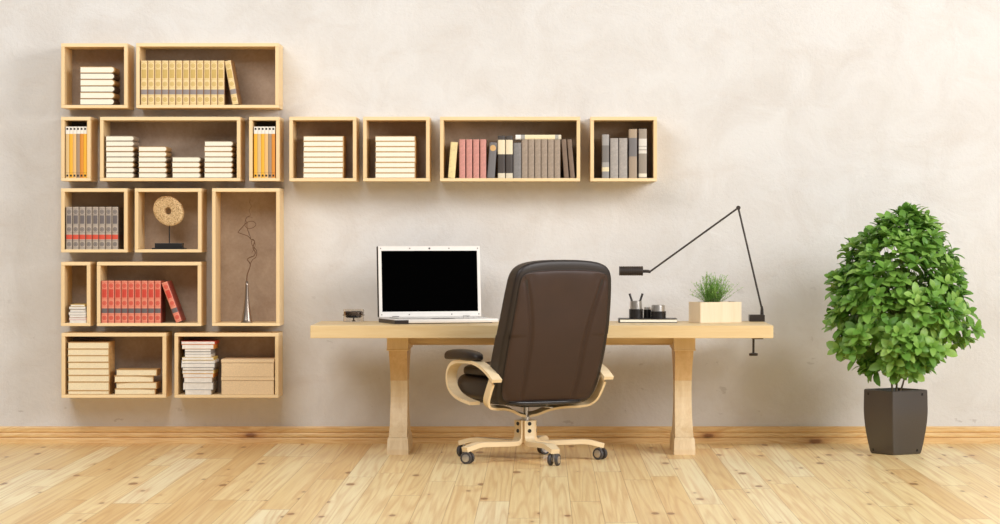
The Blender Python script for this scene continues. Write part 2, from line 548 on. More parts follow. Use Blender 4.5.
wood('birch side', (250, 222, 172), (240, 204, 150), 'z', 26, 0.5, 0.8)

ZA = shelf(61.1, 127.5, 43.3, 108.0, 'open birch wall box in the top row holding one stack of six pale books')
ZB = shelf(136.1, 278.7, 43.0, 107.9, 'wide birch wall box in the top row holding yellow volumes')
ZC = shelf(61.0, 90.5, 116.8, 181.0, 'narrow birch box of coloured files at the far left')
ZD = shelf(99.9, 240.3, 116.8, 181.0, 'wide birch wall box holding four stacks of cream books')
ZE = shelf(249.0, 279.5, 116.8, 181.0, 'narrow birch box of coloured files beside the four-stack box')
ZF = shelf(289.2, 356.3, 116.7, 181.2, 'square birch box with an eight-book stack, nearer the coloured files')
ZG = shelf(363.0, 429.5, 116.7, 181.2, 'square birch box with an eight-book stack, next to the pink books box')
ZH = shelf(440.0, 580.2, 116.7, 181.2, 'wide birch wall box holding pink, black and taupe books')
ZI = shelf(590.4, 657.0, 116.7, 181.2, 'square birch box with five grey books at the right end of the row')
ZJ = shelf(61.0, 127.4, 188.3, 252.4, 'square birch wall box holding grey volumes with a red band')
ZK = shelf(134.7, 201.4, 188.3, 252.4, 'square birch wall box framing the stone disc sculpture')
ZL = shelf(212.0, 279.6, 188.2, 326.0, 'tall birch wall box framing the silver vase')
ZM = shelf(61.0, 90.2, 261.9, 326.1, 'narrow birch wall box with a short pile of magazines')
ZN = shelf(96.8, 201.1, 261.9, 326.1, 'wide birch wall box holding red volumes')
ZO = shelf(61.4, 165.9, 333.0, 397.8, 'birch wall box in the bottom row holding two stacks of pale books')
ZP = shelf(174.4, 278.5, 333.0, 397.8, 'birch wall box in the bottom row with magazines and two storage boxes')

# ------------------------------------------------------------------ books
EPS = 0.0005
def flat_book(w, t, d, cover, pages='page', rnd=True, c=0.0028, spine=0.008):
    """book lying flat: page edges face the room, spine on the right. Origin bottom centre of its front"""
    root = thing('book', '', 'book')
    h = w / 2
    if rnd:
        r = t / 2
        arc = [(h - r + r * math.sin(R(a)), r - r * math.cos(R(a))) for a in range(0, 181, 20)]
        ri = r - c
        arci = [(h - r + ri * math.sin(R(a)), r + ri * math.cos(R(a))) for a in range(0, 181, 20)]
        poly = [(-h, 0)] + arc + [(-h, t), (-h, t - c)] + arci + [(-h, c)]
        pg = [(-h + 0.004, c + EPS)] + [(h - r + (ri - EPS) * math.sin(R(a)), r - (ri - EPS) * math.cos(R(a))) for a in range(0, 181, 20)] + [(-h + 0.004, t - c - EPS)]
    else:
        s = c * 1.3
        poly = [(-h, 0), (h, 0), (h, t), (-h, t), (-h, t - c), (h - s, t - c), (h - s, c), (-h, c)]
        pg = [(-h + 0.004, c + EPS), (h - s - EPS, c + EPS), (h - s - EPS, t - c - EPS), (-h + 0.004, t - c - EPS)]
    bm = bmesh.new(); prism(bm, poly, 0, d, 'xz'); obj('cover', bm, cover, root, autos=35)
    bm = bmesh.new(); prism(bm, pg, 0.002, d - 0.003, 'xz'); obj('page_block', bm, pages, root, autos=35)
    return root

def upright_book(w, h, d, cover, pages='page dim', c=0.0025, bulge=0.12):
    """book standing with its spine to the room. Origin bottom centre of the spine"""
    root = thing('book', '', 'book')
    a = w / 2
    n = 6
    front = [(-a * math.cos(math.pi * i / n), -math.sin(math.pi * i / n) * w * bulge) for i in range(n + 1)]
    poly = front + [(a, d), (a - c, d), (a - c, 0.006), (-a + c, 0.006), (-a + c, d), (-a, d)]
    bm = bmesh.new(); prism(bm, poly, 0, h, 'xy'); obj('cover', bm, cover, root, autos=40)
    bm = bmesh.new(); box(bm, -a + c + EPS, a - c - EPS, 0.007, d - 0.004, 0.003, h - 0.004); obj('page_block', bm, pages, root)
    return root

ORD = ['', 'first', 'second', 'third', 'fourth', 'fifth', 'sixth', 'seventh', 'eighth', 'ninth', 'tenth', 'eleventh', 'twelfth', 'thirteenth']
def nth(i, n, lo='bottom', hi='topmost'):
    """i counted from 1"""
    if i == 1: return {'bottom': 'bottom', 'left': 'leftmost'}[lo]
    if i == n: return hi
    return ORD[i] + ' from ' + lo

FY = SY + 0.007
def stack(px0, px1, pys, z0, cover, where, kind='cream book', rnd=True, depth=0.22, fy=FY, group=None, jitter=None, pages='page'):
    """pys: pixel heights of the books from the bottom up"""
    z = z0 + 0.0004; n = len(pys); k = (fy - CAMY) / F
    proto = {}
    rng = random.Random(px0)
    for i, hpx in enumerate(pys):
        t = hpx * k - 0.0004
        cv = cover[i % len(cover)] if isinstance(cover, list) else cover
        q0, q1, rot = (px0, px1, 0.0) if not jitter else jitter[i]
        w = (q1 - q0) * k
        key = (round(t, 5), cv, round(w, 5))
        lab = f'{kind}, {nth(i + 1, n)} {where}'
        loc = (PX((q0 + q1) / 2, fy) + (0 if jitter else rng.uniform(-1, 1) * 0.0012), fy + (0.0 if jitter else rng.uniform(0, 0.004)), z)
        g = group or 'stacked cream books'
        if key in proto:
            dup(proto[key], loc, (0, 0, rot), lab, g)
        else:
            b = flat_book(w, t, depth, cv, pages, rnd)
            b.location = loc; b.rotation_euler = (0, 0, rot); b['label'] = lab; b['group'] = g
            proto[key] = b
        z += t + 0.0004

def fill(total, n): return [total / n] * n

stack(79.8, 114.5, fill(38.4, 6), ZA, ['cover brown', 'cover kraft'], 'in the stack in the top left box', group='six books in the top left box')
for (a, b, n, where) in ((105.6, 134.2, 8, 'in the tallest stack, leftmost of four'), (138.2, 166.8, 6, 'in the six-book stack, second of four'),
                         (171.8, 200.4, 4, 'in the shortest stack, third of four'), (204.0, 232.8, 7, 'in the seven-book stack, last of four')):
    stack(a, b, fill(5.27 * n, n), ZD, ['cover greytan', 'cover tan', 'cover tan'] if n != 8 else ['cover greytan', 'cover greytan', 'cover tan'],
          where, group='cream books in the four-stack box')
stack(303.0, 343.5, fill(42.2, 8), ZF, ['cover kraft'], 'of the eight-book stack nearer the coloured files', 'square-edged cream book', rnd=False, group='books in the left square stack')
stack(375.0, 415.4, fill(42.2, 8), ZG, ['cover kraft'], 'of the eight-book stack next to the pink books', 'square-edged cream book', rnd=False, group='books in the right square stack')
stack(67.6, 109.2, [4.0, 8.6, 6.6, 6.6, 6.6, 6.6, 6.6, 6.9], ZO, ['cover kraft'], 'of the tall pile, bottom left box', 'pale wood-coloured book', rnd=False, pages='page dim', depth=0.22, group='tall pale pile in the bottom left box')
stack(115.0, 156.6, [5.8, 6.5, 6.5, 6.4], ZO, ['cover kraft'], 'of the short uneven pile, bottom left box', 'pale wood-coloured book', rnd=False, pages='page dim', depth=0.18,
      group='short pale pile in the bottom left box', jitter=[(114.6, 155.2, R(4)), (115.8, 156.6, R(0)), (114.4, 153.4, R(7)), (116, 156.8, R(0))][:4])

def row(specs, z0, group, fy=FY, depth=0.2):
    """specs: (px centre-bottom-left, px right, height px, material, lean deg, label[, bulge])"""
    k = (fy - CAMY) / F; protos = {}
    for (p0, p1, hp, mat, lean, lab) in specs:
        w, h = (p1 - p0) * k - 0.0006, hp * k
        key = (round(w, 4), round(h, 4), mat)
        a = R(lean)
        if lean < 0:   # top leans left: rests on its lower left corner at p0
            X = PX(p0, fy) + w / 2 * math.cos(a); Z = z0 - w / 2 * math.sin(a) + 0.0004
        elif lean > 0: # rests on the lower right corner at p1
            X = PX(p1, fy) - w / 2 * math.cos(a); Z = z0 + w / 2 * math.sin(a) + 0.0004
        else:
            X = PX((p0 + p1) / 2, fy); Z = z0 + 0.0004
        loc = (X, fy, Z)
        if key in protos:
            dup(protos[key], loc, (0, a, 0), lab, group)
        else:
            b = upright_book(w, h, depth, mat)
            b.location = loc; b.rotation_euler = (0, a, 0); b['label'] = lab; b['group'] = group
            protos[key] = b

# B yellow volumes
sp = [(140.6 + 7.0 * i, 140.6 + 7.0 * (i + 1), 44.2, 'yellow volume cover', 0, f'upright yellow volume with grey band, {nth(i + 1, 12, "left", "rightmost")} in the top row box') for i in range(12)]
sp.append((232.2, 238.9, 44.2, 'yellow volume cover', -10.2, 'leaning yellow volume with grey band at the right end of its row'))
row(sp, ZB, 'yellow volumes in the top row box')
# C / E coloured files
fc = {'tan': (222, 190, 134), 'yellow': (246, 184, 52), 'light tan': (238, 192, 122), 'brown': (168, 142, 116), 'orange': (226, 146, 50)}
for k_, v_ in fc.items(): file_mat('file ' + k_, v_)
for x0, z0, cols, where in ((65.6, ZC, ['tan', 'yellow', 'light tan', 'brown', 'orange', 'yellow'], 'in the narrow box at far left'),
                            (253.8, ZE, ['yellow', 'tan', 'yellow', 'light tan', 'brown', 'orange'], 'in the narrow box beside the four stacks')):
    row([(x0 + 3.56 * i, x0 + 3.56 * (i + 1), 51.3, 'file ' + c, 0, f'{c} white-topped file, {nth(i + 1, 6, "left", "rightmost")} {where}') for i, c in enumerate(cols)],
        z0, 'coloured files ' + where)
# J grey, N red volumes
row([(65.9 + 6.56 * i, 65.9 + 6.56 * (i + 1), 42.4, 'grey volume cover', 0, f'grey volume with red band, {nth(i + 1, 8, "left", "rightmost")} of the eight') for i in range(8)], ZJ, 'grey volumes with red bands')
sp = [(101.2 + 6.65 * i, 101.2 + 6.65 * (i + 1), 42.2, 'red volume cover', 0, f'upright red volume with grey band, {nth(i + 1, 9, "left", "rightmost")} of the nine') for i in range(9)]
sp.append((175.9, 182.5, 42.2, 'red volume cover', -20.3, 'leaning red volume with grey band beside the upright nine'))
row(sp, ZN, 'red volumes in their box')
# H mixed books
plain('cream plain cover', (244, 220, 160), 0.6); plain('pink cover', (212, 148, 136), 0.6, var=0.05, vs=90)
plain('taupe cover', (166, 148, 130), 0.6, var=0.06, vs=90); plain('slate cover', (136, 132, 130), 0.6, var=0.06, vs=90)
plain('brown cover', (132, 110, 92), 0.6); plain('stone grey cover', (172, 164, 156), 0.6, var=0.06, vs=90)
band_mat('binder cover', [(0.0, (240, 228, 200)), (0.115, (66, 60, 58)), (0.56, (252, 236, 200)), (0.90, (66, 60, 58))])
band_mat('grey labelled cover', [(0.0, (152, 150, 148)), (0.15, (248, 232, 190)), (0.25, (176, 172, 166)), (0.36, (128, 124, 120)), (0.75, (172, 168, 164))])
band_mat('brown grey cover', [(0.0, (176, 156, 134)), (0.44, (124, 120, 120)), (0.82, (184, 162, 136))])
band_mat('striped taupe cover', [(0.0, (160, 148, 134)), (0.02, (246, 236, 214)), (0.09, (160, 148, 134)), (0.50, (236, 228, 216)), (0.565, (160, 148, 134)), (0.58, (236, 228, 216)), (0.64, (160, 148, 134)), (0.65, (236, 228, 216)), (0.80, (168, 154, 138))])
q = NT('slate dotted cover')
x, y, z = q.sep(q.coord('Generated'))
dx = q.math('MULTIPLY', q.math('SUBTRACT', x, 0.5), 0.21); dz = q.math('SUBTRACT', z, 0.84)
rr = q.math('SQRT', q.math('ADD', q.math('MULTIPLY', dx, dx), q.math('MULTIPLY', dz, dz)))
q.set(q.mix(q.math('LESS_THAN', rr, 0.085), lin((120, 116, 116)), lin((222, 178, 118))), 0.6); MAT['slate dotted cover'] = q.m
hs = [(447.8, 454.8, 35.8, 'cream plain cover', 4.6, 'plain cream book leaning right against the pink books')]
for i in range(4):
    hs.append((459.3 + 6.95 * i, 465.3 + 6.95 * i, 38.7, 'pink cover', 0, f'faded pink book, {nth(i + 1, 4, "left", "rightmost")} of four'))
hs += [(487.1, 494.6, 35.6, 'slate dotted cover', 4.0, 'leaning slate book with a tan dot beside the pink books'),
       (497.8, 505.0, 42.4, 'binder cover', 0, 'black and cream binder, left one of the pair'),
       (505.7, 512.7, 42.4, 'binder cover', 0, 'black and cream binder, right one of the pair'),
       (513.4, 521.2, 35.3, 'slate cover', 0, 'slate grey book between the binders and the taupe books')]
for i in range(6):
    hs.append((521.7 + 6.52 * i, 527.7 + 6.52 * i, 38.6, 'taupe cover', 0, f'taupe book, {nth(i + 1, 6, "left", "rightmost")} of six under the lying book'))
hs += [(564.2, 568.9, 38.7, 'brown cover', -4.2, 'brown leaning book right beside the upright taupe books'),
       (570.3, 574.9, 38.7, 'brown cover', -4.8, 'brown leaning book nearest the box side')]
row(hs, ZH, 'mixed books with pink and black spines')
# lying book across the taupe ones
k = (FY - CAMY) / F
lb = thing('book', 'white and cream book lying flat on top of the taupe books', 'book', (PX(538.4, FY), FY, ZH + 38.6 * k + 0.0015), 0, 'mixed books with pink and black spines')
q = NT('lying cover')
x, y, z = q.sep(q.coord('Generated'))
q.set(q.ramp(x, [(0.0, (250, 246, 238)), (0.11, (170, 166, 160)), (0.20, (250, 232, 190)), (0.86, (176, 172, 162)), (0.94, (236, 224, 196))], 'CONSTANT'), 0.6); MAT['lying cover'] = q.m
w2, t2 = 45.6 * k / 2, 4.5 * k
bm = bmesh.new(); prism(bm, [(-0.003, 0.3 * t2), (-0.003, 0.7 * t2), (0, t2), (0.16, t2), (0.16, t2 - 0.003), (0.006, t2 - 0.003), (0.006, 0.003), (0.16, 0.003), (0.16, 0), (0, 0)], -w2, w2, 'yz')
obj('cover', bm, 'lying cover', lb)
boxo('page_block', (-w2 + 0.004, w2 - 0.004, 0.0065, 0.156, 0.0034, t2 - 0.0034), 'page dim', lb, 0)
# I grey books
row([(602.1, 609.1, 43.6, 'grey labelled cover', 0, 'grey book with a cream label, leftmost of five at the right end'),
     (610.2, 618.2, 39.9, 'stone grey cover', 0, 'plain stone grey book, left one of the matching pair'),
     (618.9, 627.3, 39.9, 'stone grey cover', 0, 'plain stone grey book, right one of the matching pair'),
     (628.9, 637.0, 49.0, 'brown grey cover', 0, 'tall tan book with a grey middle band'),
     (638.7, 646.8, 49.2, 'striped taupe cover', 0, 'tall taupe book with white stripes near its top')], ZI, 'grey books at the right end of the row')

# magazines
def mag(w, t, d, cover, pages='mag white'):
    root = thing('magazine', '', 'magazine')
    c = min(0.0016, t * 0.2); h = w / 2
    bm = bmesh.new(); prism(bm, [(-h, 0), (h, 0), (h, t), (-h, t), (-h, t - c), (h - 0.003, t - c), (h - 0.003, c), (-h, c)], 0, d, 'xz')
    obj('cover', bm, cover, root)
    boxo('page_block', (-h + 0.002, h - 0.0035, 0.0015, d - 0.002, c + 0.0002, t - c - 0.0002), pages, root, 0)
    return root
def mags(items, z0, fy, where, group, depth=0.22):
    z = z0 + 0.0004; k = (fy - CAMY) / F; n = len(items)
    for i, (a, b, hp, cv, desc) in enumerate(items):
        m = mag((b - a) * k, hp * k - 0.0004, depth, cv)
        m.location = (PX((a + b) / 2, fy), fy + (0.004 if i % 3 == 1 else 0.0), z)
        m['label'] = f'{desc} magazine, {nth(i + 1, n)} {where}'; m['group'] = group
        z += hp * k
# bottom up; px edges from the photograph
P = lambda v: 168 + v / 7.08
raw = [(120, 305, 33, 'mag white', 'white'), (105, 320, 50, 'mag grey', 'thick white'), (113, 310, 35, 'mag white', 'white'), (105, 322, 27, 'mag orange', 'orange-edged'),
       (100, 325, 24, 'mag yellow', 'yellow-edged'), (103, 325, 18, 'mag grey', 'thin white'), (93, 332, 30, 'mag grey', 'wide white'), (95, 330, 21, 'mag white', 'wide white'),
       (98, 325, 21, 'mag yellow', 'yellow-edged'), (118, 305, 19, 'mag white', 'narrow white'), (118, 305, 19, 'mag grey', 'narrow white'), (118, 305, 18, 'mag grey', 'narrow white'),
       (98, 325, 32, 'mag orange', 'orange-edged'), (93, 333, 22, 'mag red', 'red-edged')]
sc = 53.4 / (sum(r[2] for r in raw) / 7.08)
mags([(P(a), P(b), h / 7.08 * sc, c, d) for a, b, h, c, d in raw], ZP, FY, 'of the tall pile', 'magazines in the tall pile')
P = lambda v: 56 + v / 6.49
raw = [(86, 200, 20, 'mag white', 'white'), (82, 202, 16, 'mag pink', 'pink-edged'), (85, 198, 16, 'mag white', 'plain white'), (80, 202, 20, 'mag grey', 'white'), (88, 196, 18, 'mag white', 'white'),
       (82, 198, 18, 'mag grey', 'grey-edged'), (92, 192, 14, 'mag yellow', 'cream-edged')]
sc = 18.6 / (sum(r[2] for r in raw) / 6.49)
mags([(P(a) + 0.2, P(b) - 0.6, h / 6.49 * sc, c, d) for a, b, h, c, d in raw], ZM, FY, 'of the short pile', 'magazines in the short pile', 0.2)

# storage boxes
z = ZP + 0.0004; k = (FY - CAMY) / F
for i, lab in enumerate(('cream lidded storage box at the bottom of the pair', 'cream lidded storage box stacked on top of the other')):
    t = thing('storage_box', lab, 'box', (PX(247.6, FY), FY, z), 0, 'cream storage boxes beside the magazines')
    w = 53.0 * k / 2
    boxo('body', (-w + 0.002, w - 0.002, 0.002, 0.24, 0, 13.8 * k), 'box card', t, 0.002)
    boxo('lid', (-w, w, 0, 0.242, 13.8 * k + 0.0015, 17.6 * k), 'box card', t, 0.002)
    boxo('lid_seam', (-w + 0.001, w - 0.001, 0.0012, 0.241, 13.8 * k + 0.0002, 13.8 * k + 0.0014), 'box trim', t, 0)
    z += 17.6 * k + 0.0008

# ------------------------------------------------------------------ disc sculpture
FD = -0.212
t = thing('disc_sculpture', 'pierced round stone disc on a thin rod and black plinth', 'sculpture', (PX(169.4, FD), FD, ZK + 0.0004))
kd = (FD - CAMY) / F
boxo('plinth', (-16.2 * kd, 16.2 * kd, -0.06, 0.06, 0, 0.008), 'stand black', t, 0.001)
boxo('plinth_block', (-13.6 * kd, 13.6 * kd, -0.045, 0.045, 0.0084, 0.036), 'stand black', t, 0.002)
bm = bmesh.new(); tube(bm, [(0, 0, 0.036), (0, 0, 25.2 * kd)], 0.0035, 10); obj('rod', bm, 'stand black', t, autos=40)
bm = bmesh.new()
N = 72; outer = []; th = 0.034
for i in range(N):
    a = 2 * math.pi * i / N
    rx, rz = 15.6 * kd, 14.6 * kd
    wob = 1 + 0.03 * pnoise(Vector((math.cos(a) * 2, math.sin(a) * 2, 5))) + 0.025 * pnoise(Vector((math.cos(a) * 8, math.sin(a) * 8, 1)))
    x_, z_ = rx * wob * math.cos(a), rz * wob * math.sin(a)
    ca, sa = math.cos(R(-38)), math.sin(R(-38))
    outer.append((1.05 * x_ * ca - 0.95 * z_ * sa, 1.05 * x_ * sa + 0.95 * z_ * ca))
rings = []
for (s, y_) in ((1.0, th * 0.4), (1.0, -th * 0.4), (0.95, -th * 0.5), (0.7, -th * 0.52), (0.45, -th * 0.5), (0.26, -th * 0.45), (0.235, -th * 0.35), (0.235, th * 0.35), (0.26, th * 0.45), (0.6, th * 0.52), (0.95, th * 0.5)):
    ring = []
    for i, (ox, oz) in enumerate(outer):
        if s < 0.3:
            a = 2 * math.pi * i / N - R(38); rr_ = 15 * kd * s
            ox2, oz2 = rr_ * math.cos(a), rr_ * math.sin(a)
        else: ox2, oz2 = ox * s, oz * s
        ring.append(bm.verts.new((ox2, y_ + 0.0025 * pnoise(Vector((ox2 * 60, oz2 * 60, y_ * 9))), oz2)))
    rings.append(ring)
for a, b in zip(rings, rings[1:] + rings[:1]):
    for i in range(N): bm.faces.new((a[i], a[(i + 1) % N], b[(i + 1) % N], b[i]))
d = obj('disc', bm, 'stone', t, autos=50)
d.location = (-0.7 * kd, 0, (249.0 - 210.8) * kd); d.rotation_euler = (0, 0, R(-14))

# ------------------------------------------------------------------ vase with twig
VY = -0.225; kv = (VY - CAMY) / F
t = thing('bottle_vase', 'slender silver flared vase in the tall box', 'vase', (PX(246.8, VY), VY, ZL + 0.0004))
bm = bmesh.new()
prof = [(0.0, 0), (5.7, 0), (5.9, 0.6), (5.2, 3), (4.3, 8), (3.3, 14), (2.5, 21), (1.95, 29), (1.6, 37), (1.6, 41.2), (1.05, 41.2), (0.9, 38), (0.9, 30), (0.0, 28)]
lathe(bm, [(r * kv, z_ * kv) for r, z_ in prof], 28); obj('body', bm, 'brushed silver', t, smooth=True)
tw = thing('dried_twig', 'curly dried twig standing in the silver vase', 'twig', (PX(246.8, VY), VY, ZL + 30 * kv))
def twp(pts, yamp, seed):
    rng = random.Random(seed); out = []
    for (a, b) in pts:
        px_, py_ = 205 + a / 3.59, 184 + b / 3.59
        out.append((PX(px_, VY) - tw.location.x, rng.uniform(-yamp, yamp), PZ(py_, VY) - tw.location.z))
    return out
main = [(149, 385), (150, 350), (153, 325), (160, 305), (162, 288), (152, 272), (160, 264), (176, 258), (180, 245), (172, 228), (178, 206), (166, 198), (152, 186), (124, 176), (119, 172), (130, 158), (150, 138), (172, 134), (183, 144), (176, 155), (158, 160), (146, 152), (144, 138), (150, 120), (164, 112), (158, 96), (166, 80), (160, 66), (163, 56)]
pts = twp(main, 0.02, 2); pts[0] = (0, 0, pts[0][2]); pts[1] = (0, 0, pts[1][2])
c_ = cat(pts, 6)
bm = bmesh.new(); tube(bm, c_, [0.0037 * (1 - 0.72 * i / len(c_)) for i in range(len(c_))], 6); obj('stem', bm, 'twig', tw, smooth=True)
sub = [(162, 288), (170, 272), (182, 262), (184, 240), (170, 222), (166, 208), (174, 198), (180, 214), (176, 232), (168, 246)]
c_ = cat(twp(sub, 0.02, 5), 6); bm = bmesh.new(); tube(bm, c_, [0.0026 * (1 - 0.5 * i / len(c_)) for i in range(len(c_))], 6); obj('side_shoot', bm, 'twig', tw, smooth=True)
sub = [(166, 198), (158, 180), (154, 165), (150, 150), (152, 138), (146, 128), (156, 118), (170, 120)]
c_ = cat(twp(sub, 0.02, 8), 6); bm = bmesh.new(); tube(bm, c_, [0.0022 * (1 - 0.5 * i / len(c_)) for i in range(len(c_))], 6); obj('side_shoot', bm, 'twig', tw, smooth=True)

# ------------------------------------------------------------------ desk
DT = 0.743; DB = 0.671
t = thing('desk', 'long pale pine trestle desk with thick top standing along the wall', 'desk', (0, -0.66, 0))
boxo('tabletop', (-1.304, 1.302, -0.39, 0.39, DB, DT), desk_w, t, 0.003)
boxo('apron', (-0.87, 0.87, 0.10, 0.13, DB - 0.058, DB - 0.0005), desk_w, t, 0.002)
boxo('apron', (-0.87, 0.87, -0.07, -0.04, DB - 0.040, DB - 0.0005), desk_w, t, 0.002)
def trestle(cx, name='trestle_leg'):
    # widths (x) and front/back (y) by height
    def sect(bm, rows):
        rings = []
        for z_, hw, yf, yb in rows:
            rings.append([bm.verts.new(p) for p in ((-hw, yf, z_), (hw, yf, z_), (hw, yb, z_), (-hw, yb, z_))])
        for a, b in zip(rings, rings[1:]):
            for i in range(4): bm.faces.new((a[i], a[(i + 1) % 4], b[(i + 1) % 4], b[i]))
        bm.faces.new(rings[0][::-1]); bm.faces.new(rings[-1])
    def shape(z_):
        """front y and half width of the waisted shaft"""
        u = (z_ - 0.10) / (0.575 - 0.10)
        bulge = math.sin(math.pi * max(0, min(1, u))) ** 0.8
        return 0.052 - 0.004 * bulge, -0.235 + 0.135 * bulge
    def shaft(z0, z1, n=10):
        rows = []
        for i in range(n + 1):
            z_ = z0 + (z1 - z0) * i / n; hw, yf = shape(z_); rows.append((z_, hw, yf, -yf))
        return rows
    bm = bmesh.new(); sect(bm, shaft(0.0995, 0.414)); L = obj(name, bm, leg_w, t); L.location = (cx, 0.06, 0)
    bm = bmesh.new()
    sect(bm, [(0.0, 0.061, -0.27, 0.27), (0.03, 0.061, -0.27, 0.27), (0.085, 0.058, -0.258, 0.258), (0.095, 0.055, -0.25, 0.25), (0.099, 0.052, -0.235, 0.235)])
    obj('foot', bm, leg_w, L)
    bm = bmesh.new(); sect(bm, shaft(0.4145, 0.592, 6)); us = obj('upper_shaft', bm, leg_o, L); us['label'] = 'darker orange wood upper shaft'
    bm = bmesh.new(); sect(bm, [(0.5925, 0.060, -0.27, 0.27), (0.597, 0.064, -0.275, 0.275), (0.602, 0.060, -0.27, 0.27), (DB - 0.0005, 0.061, -0.27, 0.27)]); obj('cap', bm, MAT['cap wood'], L)
wood('cap wood', (242, 216, 170), (230, 200, 148), 'z', 24, 0.5, 1.0)
trestle(-0.822); trestle(0.812)

# ------------------------------------------------------------------ laptop
LT = R(18)
t = thing('laptop', 'open white laptop with a black screen on the desk', 'laptop', (-0.838, -0.84, DT + 0.0005), LT)
W, D, H = 0.618, 0.36, 0.026
bm = bmesh.new(); box(bm, 0, W, 0, D, 0.004, H, 0.005)
obj('base', bm, 'laptop white', t, autos=40)
bm = bmesh.new()   # dark port strip wrapping the left side and the front corner
prism(bm, [(-0.0025, D - 0.004), (-0.0025, -0.0025), (0.078, -0.0025), (0.088, 0.006), (0.004, 0.006), (0.004, D - 0.004)], 0.0, H - 0.004, 'xy')
obj('port_strip', bm, 'laptop dark', t)
bm = bmesh.new(); box(bm, 0.03, W - 0.03, 0.03, D - 0.03, 0, 0.0035, 0); obj('rubber_foot', bm, 'black plastic', t)
kb = boxo('keyboard', (0.05, W - 0.05, 0.13, D - 0.05, H, H + 0.0015), 'key grey', t, 0)
bm = bmesh.new()
for r_ in range(6):
    for c__ in range(17):
        x0 = 0.056 + c__ * 0.0303; y0 = 0.135 + r_ * 0.0288
        box(bm, x0, x0 + 0.027, y0, y0 + 0.0255, H + 0.0016, H + 0.005)
obj('key', bm, 'laptop white', kb)['kind'] = 'stuff'
boxo('touchpad', (0.24, 0.37, 0.03, 0.105, H, H + 0.001), 'key grey', t, 0)
SH = 0.413
hl = boxo('lid', (-0.006, W - 0.004, 0.0085, 0.022, 0.0, SH), 'laptop dark', t, 0.004); hl.location = (0, D - 0.012, H + 0.004); hl.rotation_euler = (R(-4.0), 0, 0)
bm = bmesh.new()
bz = 0.018
for d_ in ((0, W, 0, 0.008, 0, 0.030), (0, W, 0, 0.008, SH - 0.027, SH), (0, bz, 0, 0.008, 0.030, SH - 0.027), (W - bz, W, 0, 0.008, 0.030, SH - 0.027)):
    box(bm, *d_)
bmesh.ops.remove_doubles(bm, verts=bm.verts[:], dist=1e-5)
obj('bezel', bm, 'laptop white', hl)
boxo('display', (bz, W - bz, 0.004, 0.0082, 0.030, SH - 0.027), 'screen off', hl, 0)
bm = bmesh.new(); box(bm, W / 2 - 0.005, W / 2 + 0.005, -0.001, 0.0, SH - 0.018, SH - 0.009, 0); obj('webcam', bm, 'black plastic', hl)
for (x_, z_) in ((0.014, 0.013), (0.18, 0.013), (W - 0.18, 0.013), (W - 0.014, 0.013), (0.014, SH - 0.013), (0.19, SH - 0.013), (W - 0.19, SH - 0.013), (W - 0.014, SH - 0.013)):
    bm = bmesh.new(); box(bm, x_ - 0.003, x_ + 0.003, -0.001, 0, z_ - 0.003, z_ + 0.003); obj('bumper', bm, 'key grey', hl)
for x_ in (0.075, W - 0.115):
    bm = bmesh.new(); tube(bm, [(x_, D - 0.022, H + 0.0035), (x_ + 0.04, D - 0.022, H + 0.0035)], 0.0045, 10); obj('hinge', bm, 'key grey', t, autos=40)

# ------------------------------------------------------------------ glass holder
GY = -0.42; kg = (GY - CAMY) / F
t = thing('glass_holder', 'small clear glass holder with a dark metal ring left of the laptop', 'candle holder', (PX(353.6, GY), GY, DT + 0.0005))
bm = bmesh.new(); r0 = 10.4 * kg; hh = 12.6 * kg
lathe(bm, [(0, 0), (r0, 0), (r0, hh), (r0 - 0.0025, hh), (r0 - 0.0025, 0.004), (0, 0.004)], 40); obj('glass_cylinder', bm, 'clear glass', t, autos=40)
bm = bmesh.new()
lathe(bm, [(r0 - 0.004, hh * 0.50), (r0 - 0.003, hh * 0.80), (r0 - 0.010, hh * 0.84), (r0 - 0.013, hh * 0.55), (r0 - 0.022, hh * 0.36), (0, hh * 0.33), (0, hh * 0.30), (r0 - 0.022, hh * 0.32), (r0 - 0.006, hh * 0.42)], 40)
obj('metal_bowl', bm, 'dark chrome', t, autos=40)
bm = bmesh.new(); lathe(bm, [(0, 0.0045), (0.012, 0.0045), (0.005, 0.010), (0.004, hh * 0.30), (0, hh * 0.30)], 16); obj('stem', bm, 'dark chrome', t, autos=40)
bm = bmesh.new(); lathe(bm, [(r0 + 0.001, hh * 0.50), (r0 + 0.007, hh * 0.53), (r0 + 0.001, hh * 0.56)], 40, close=True); obj('rim_ring', bm, 'dark chrome', t, smooth=True)

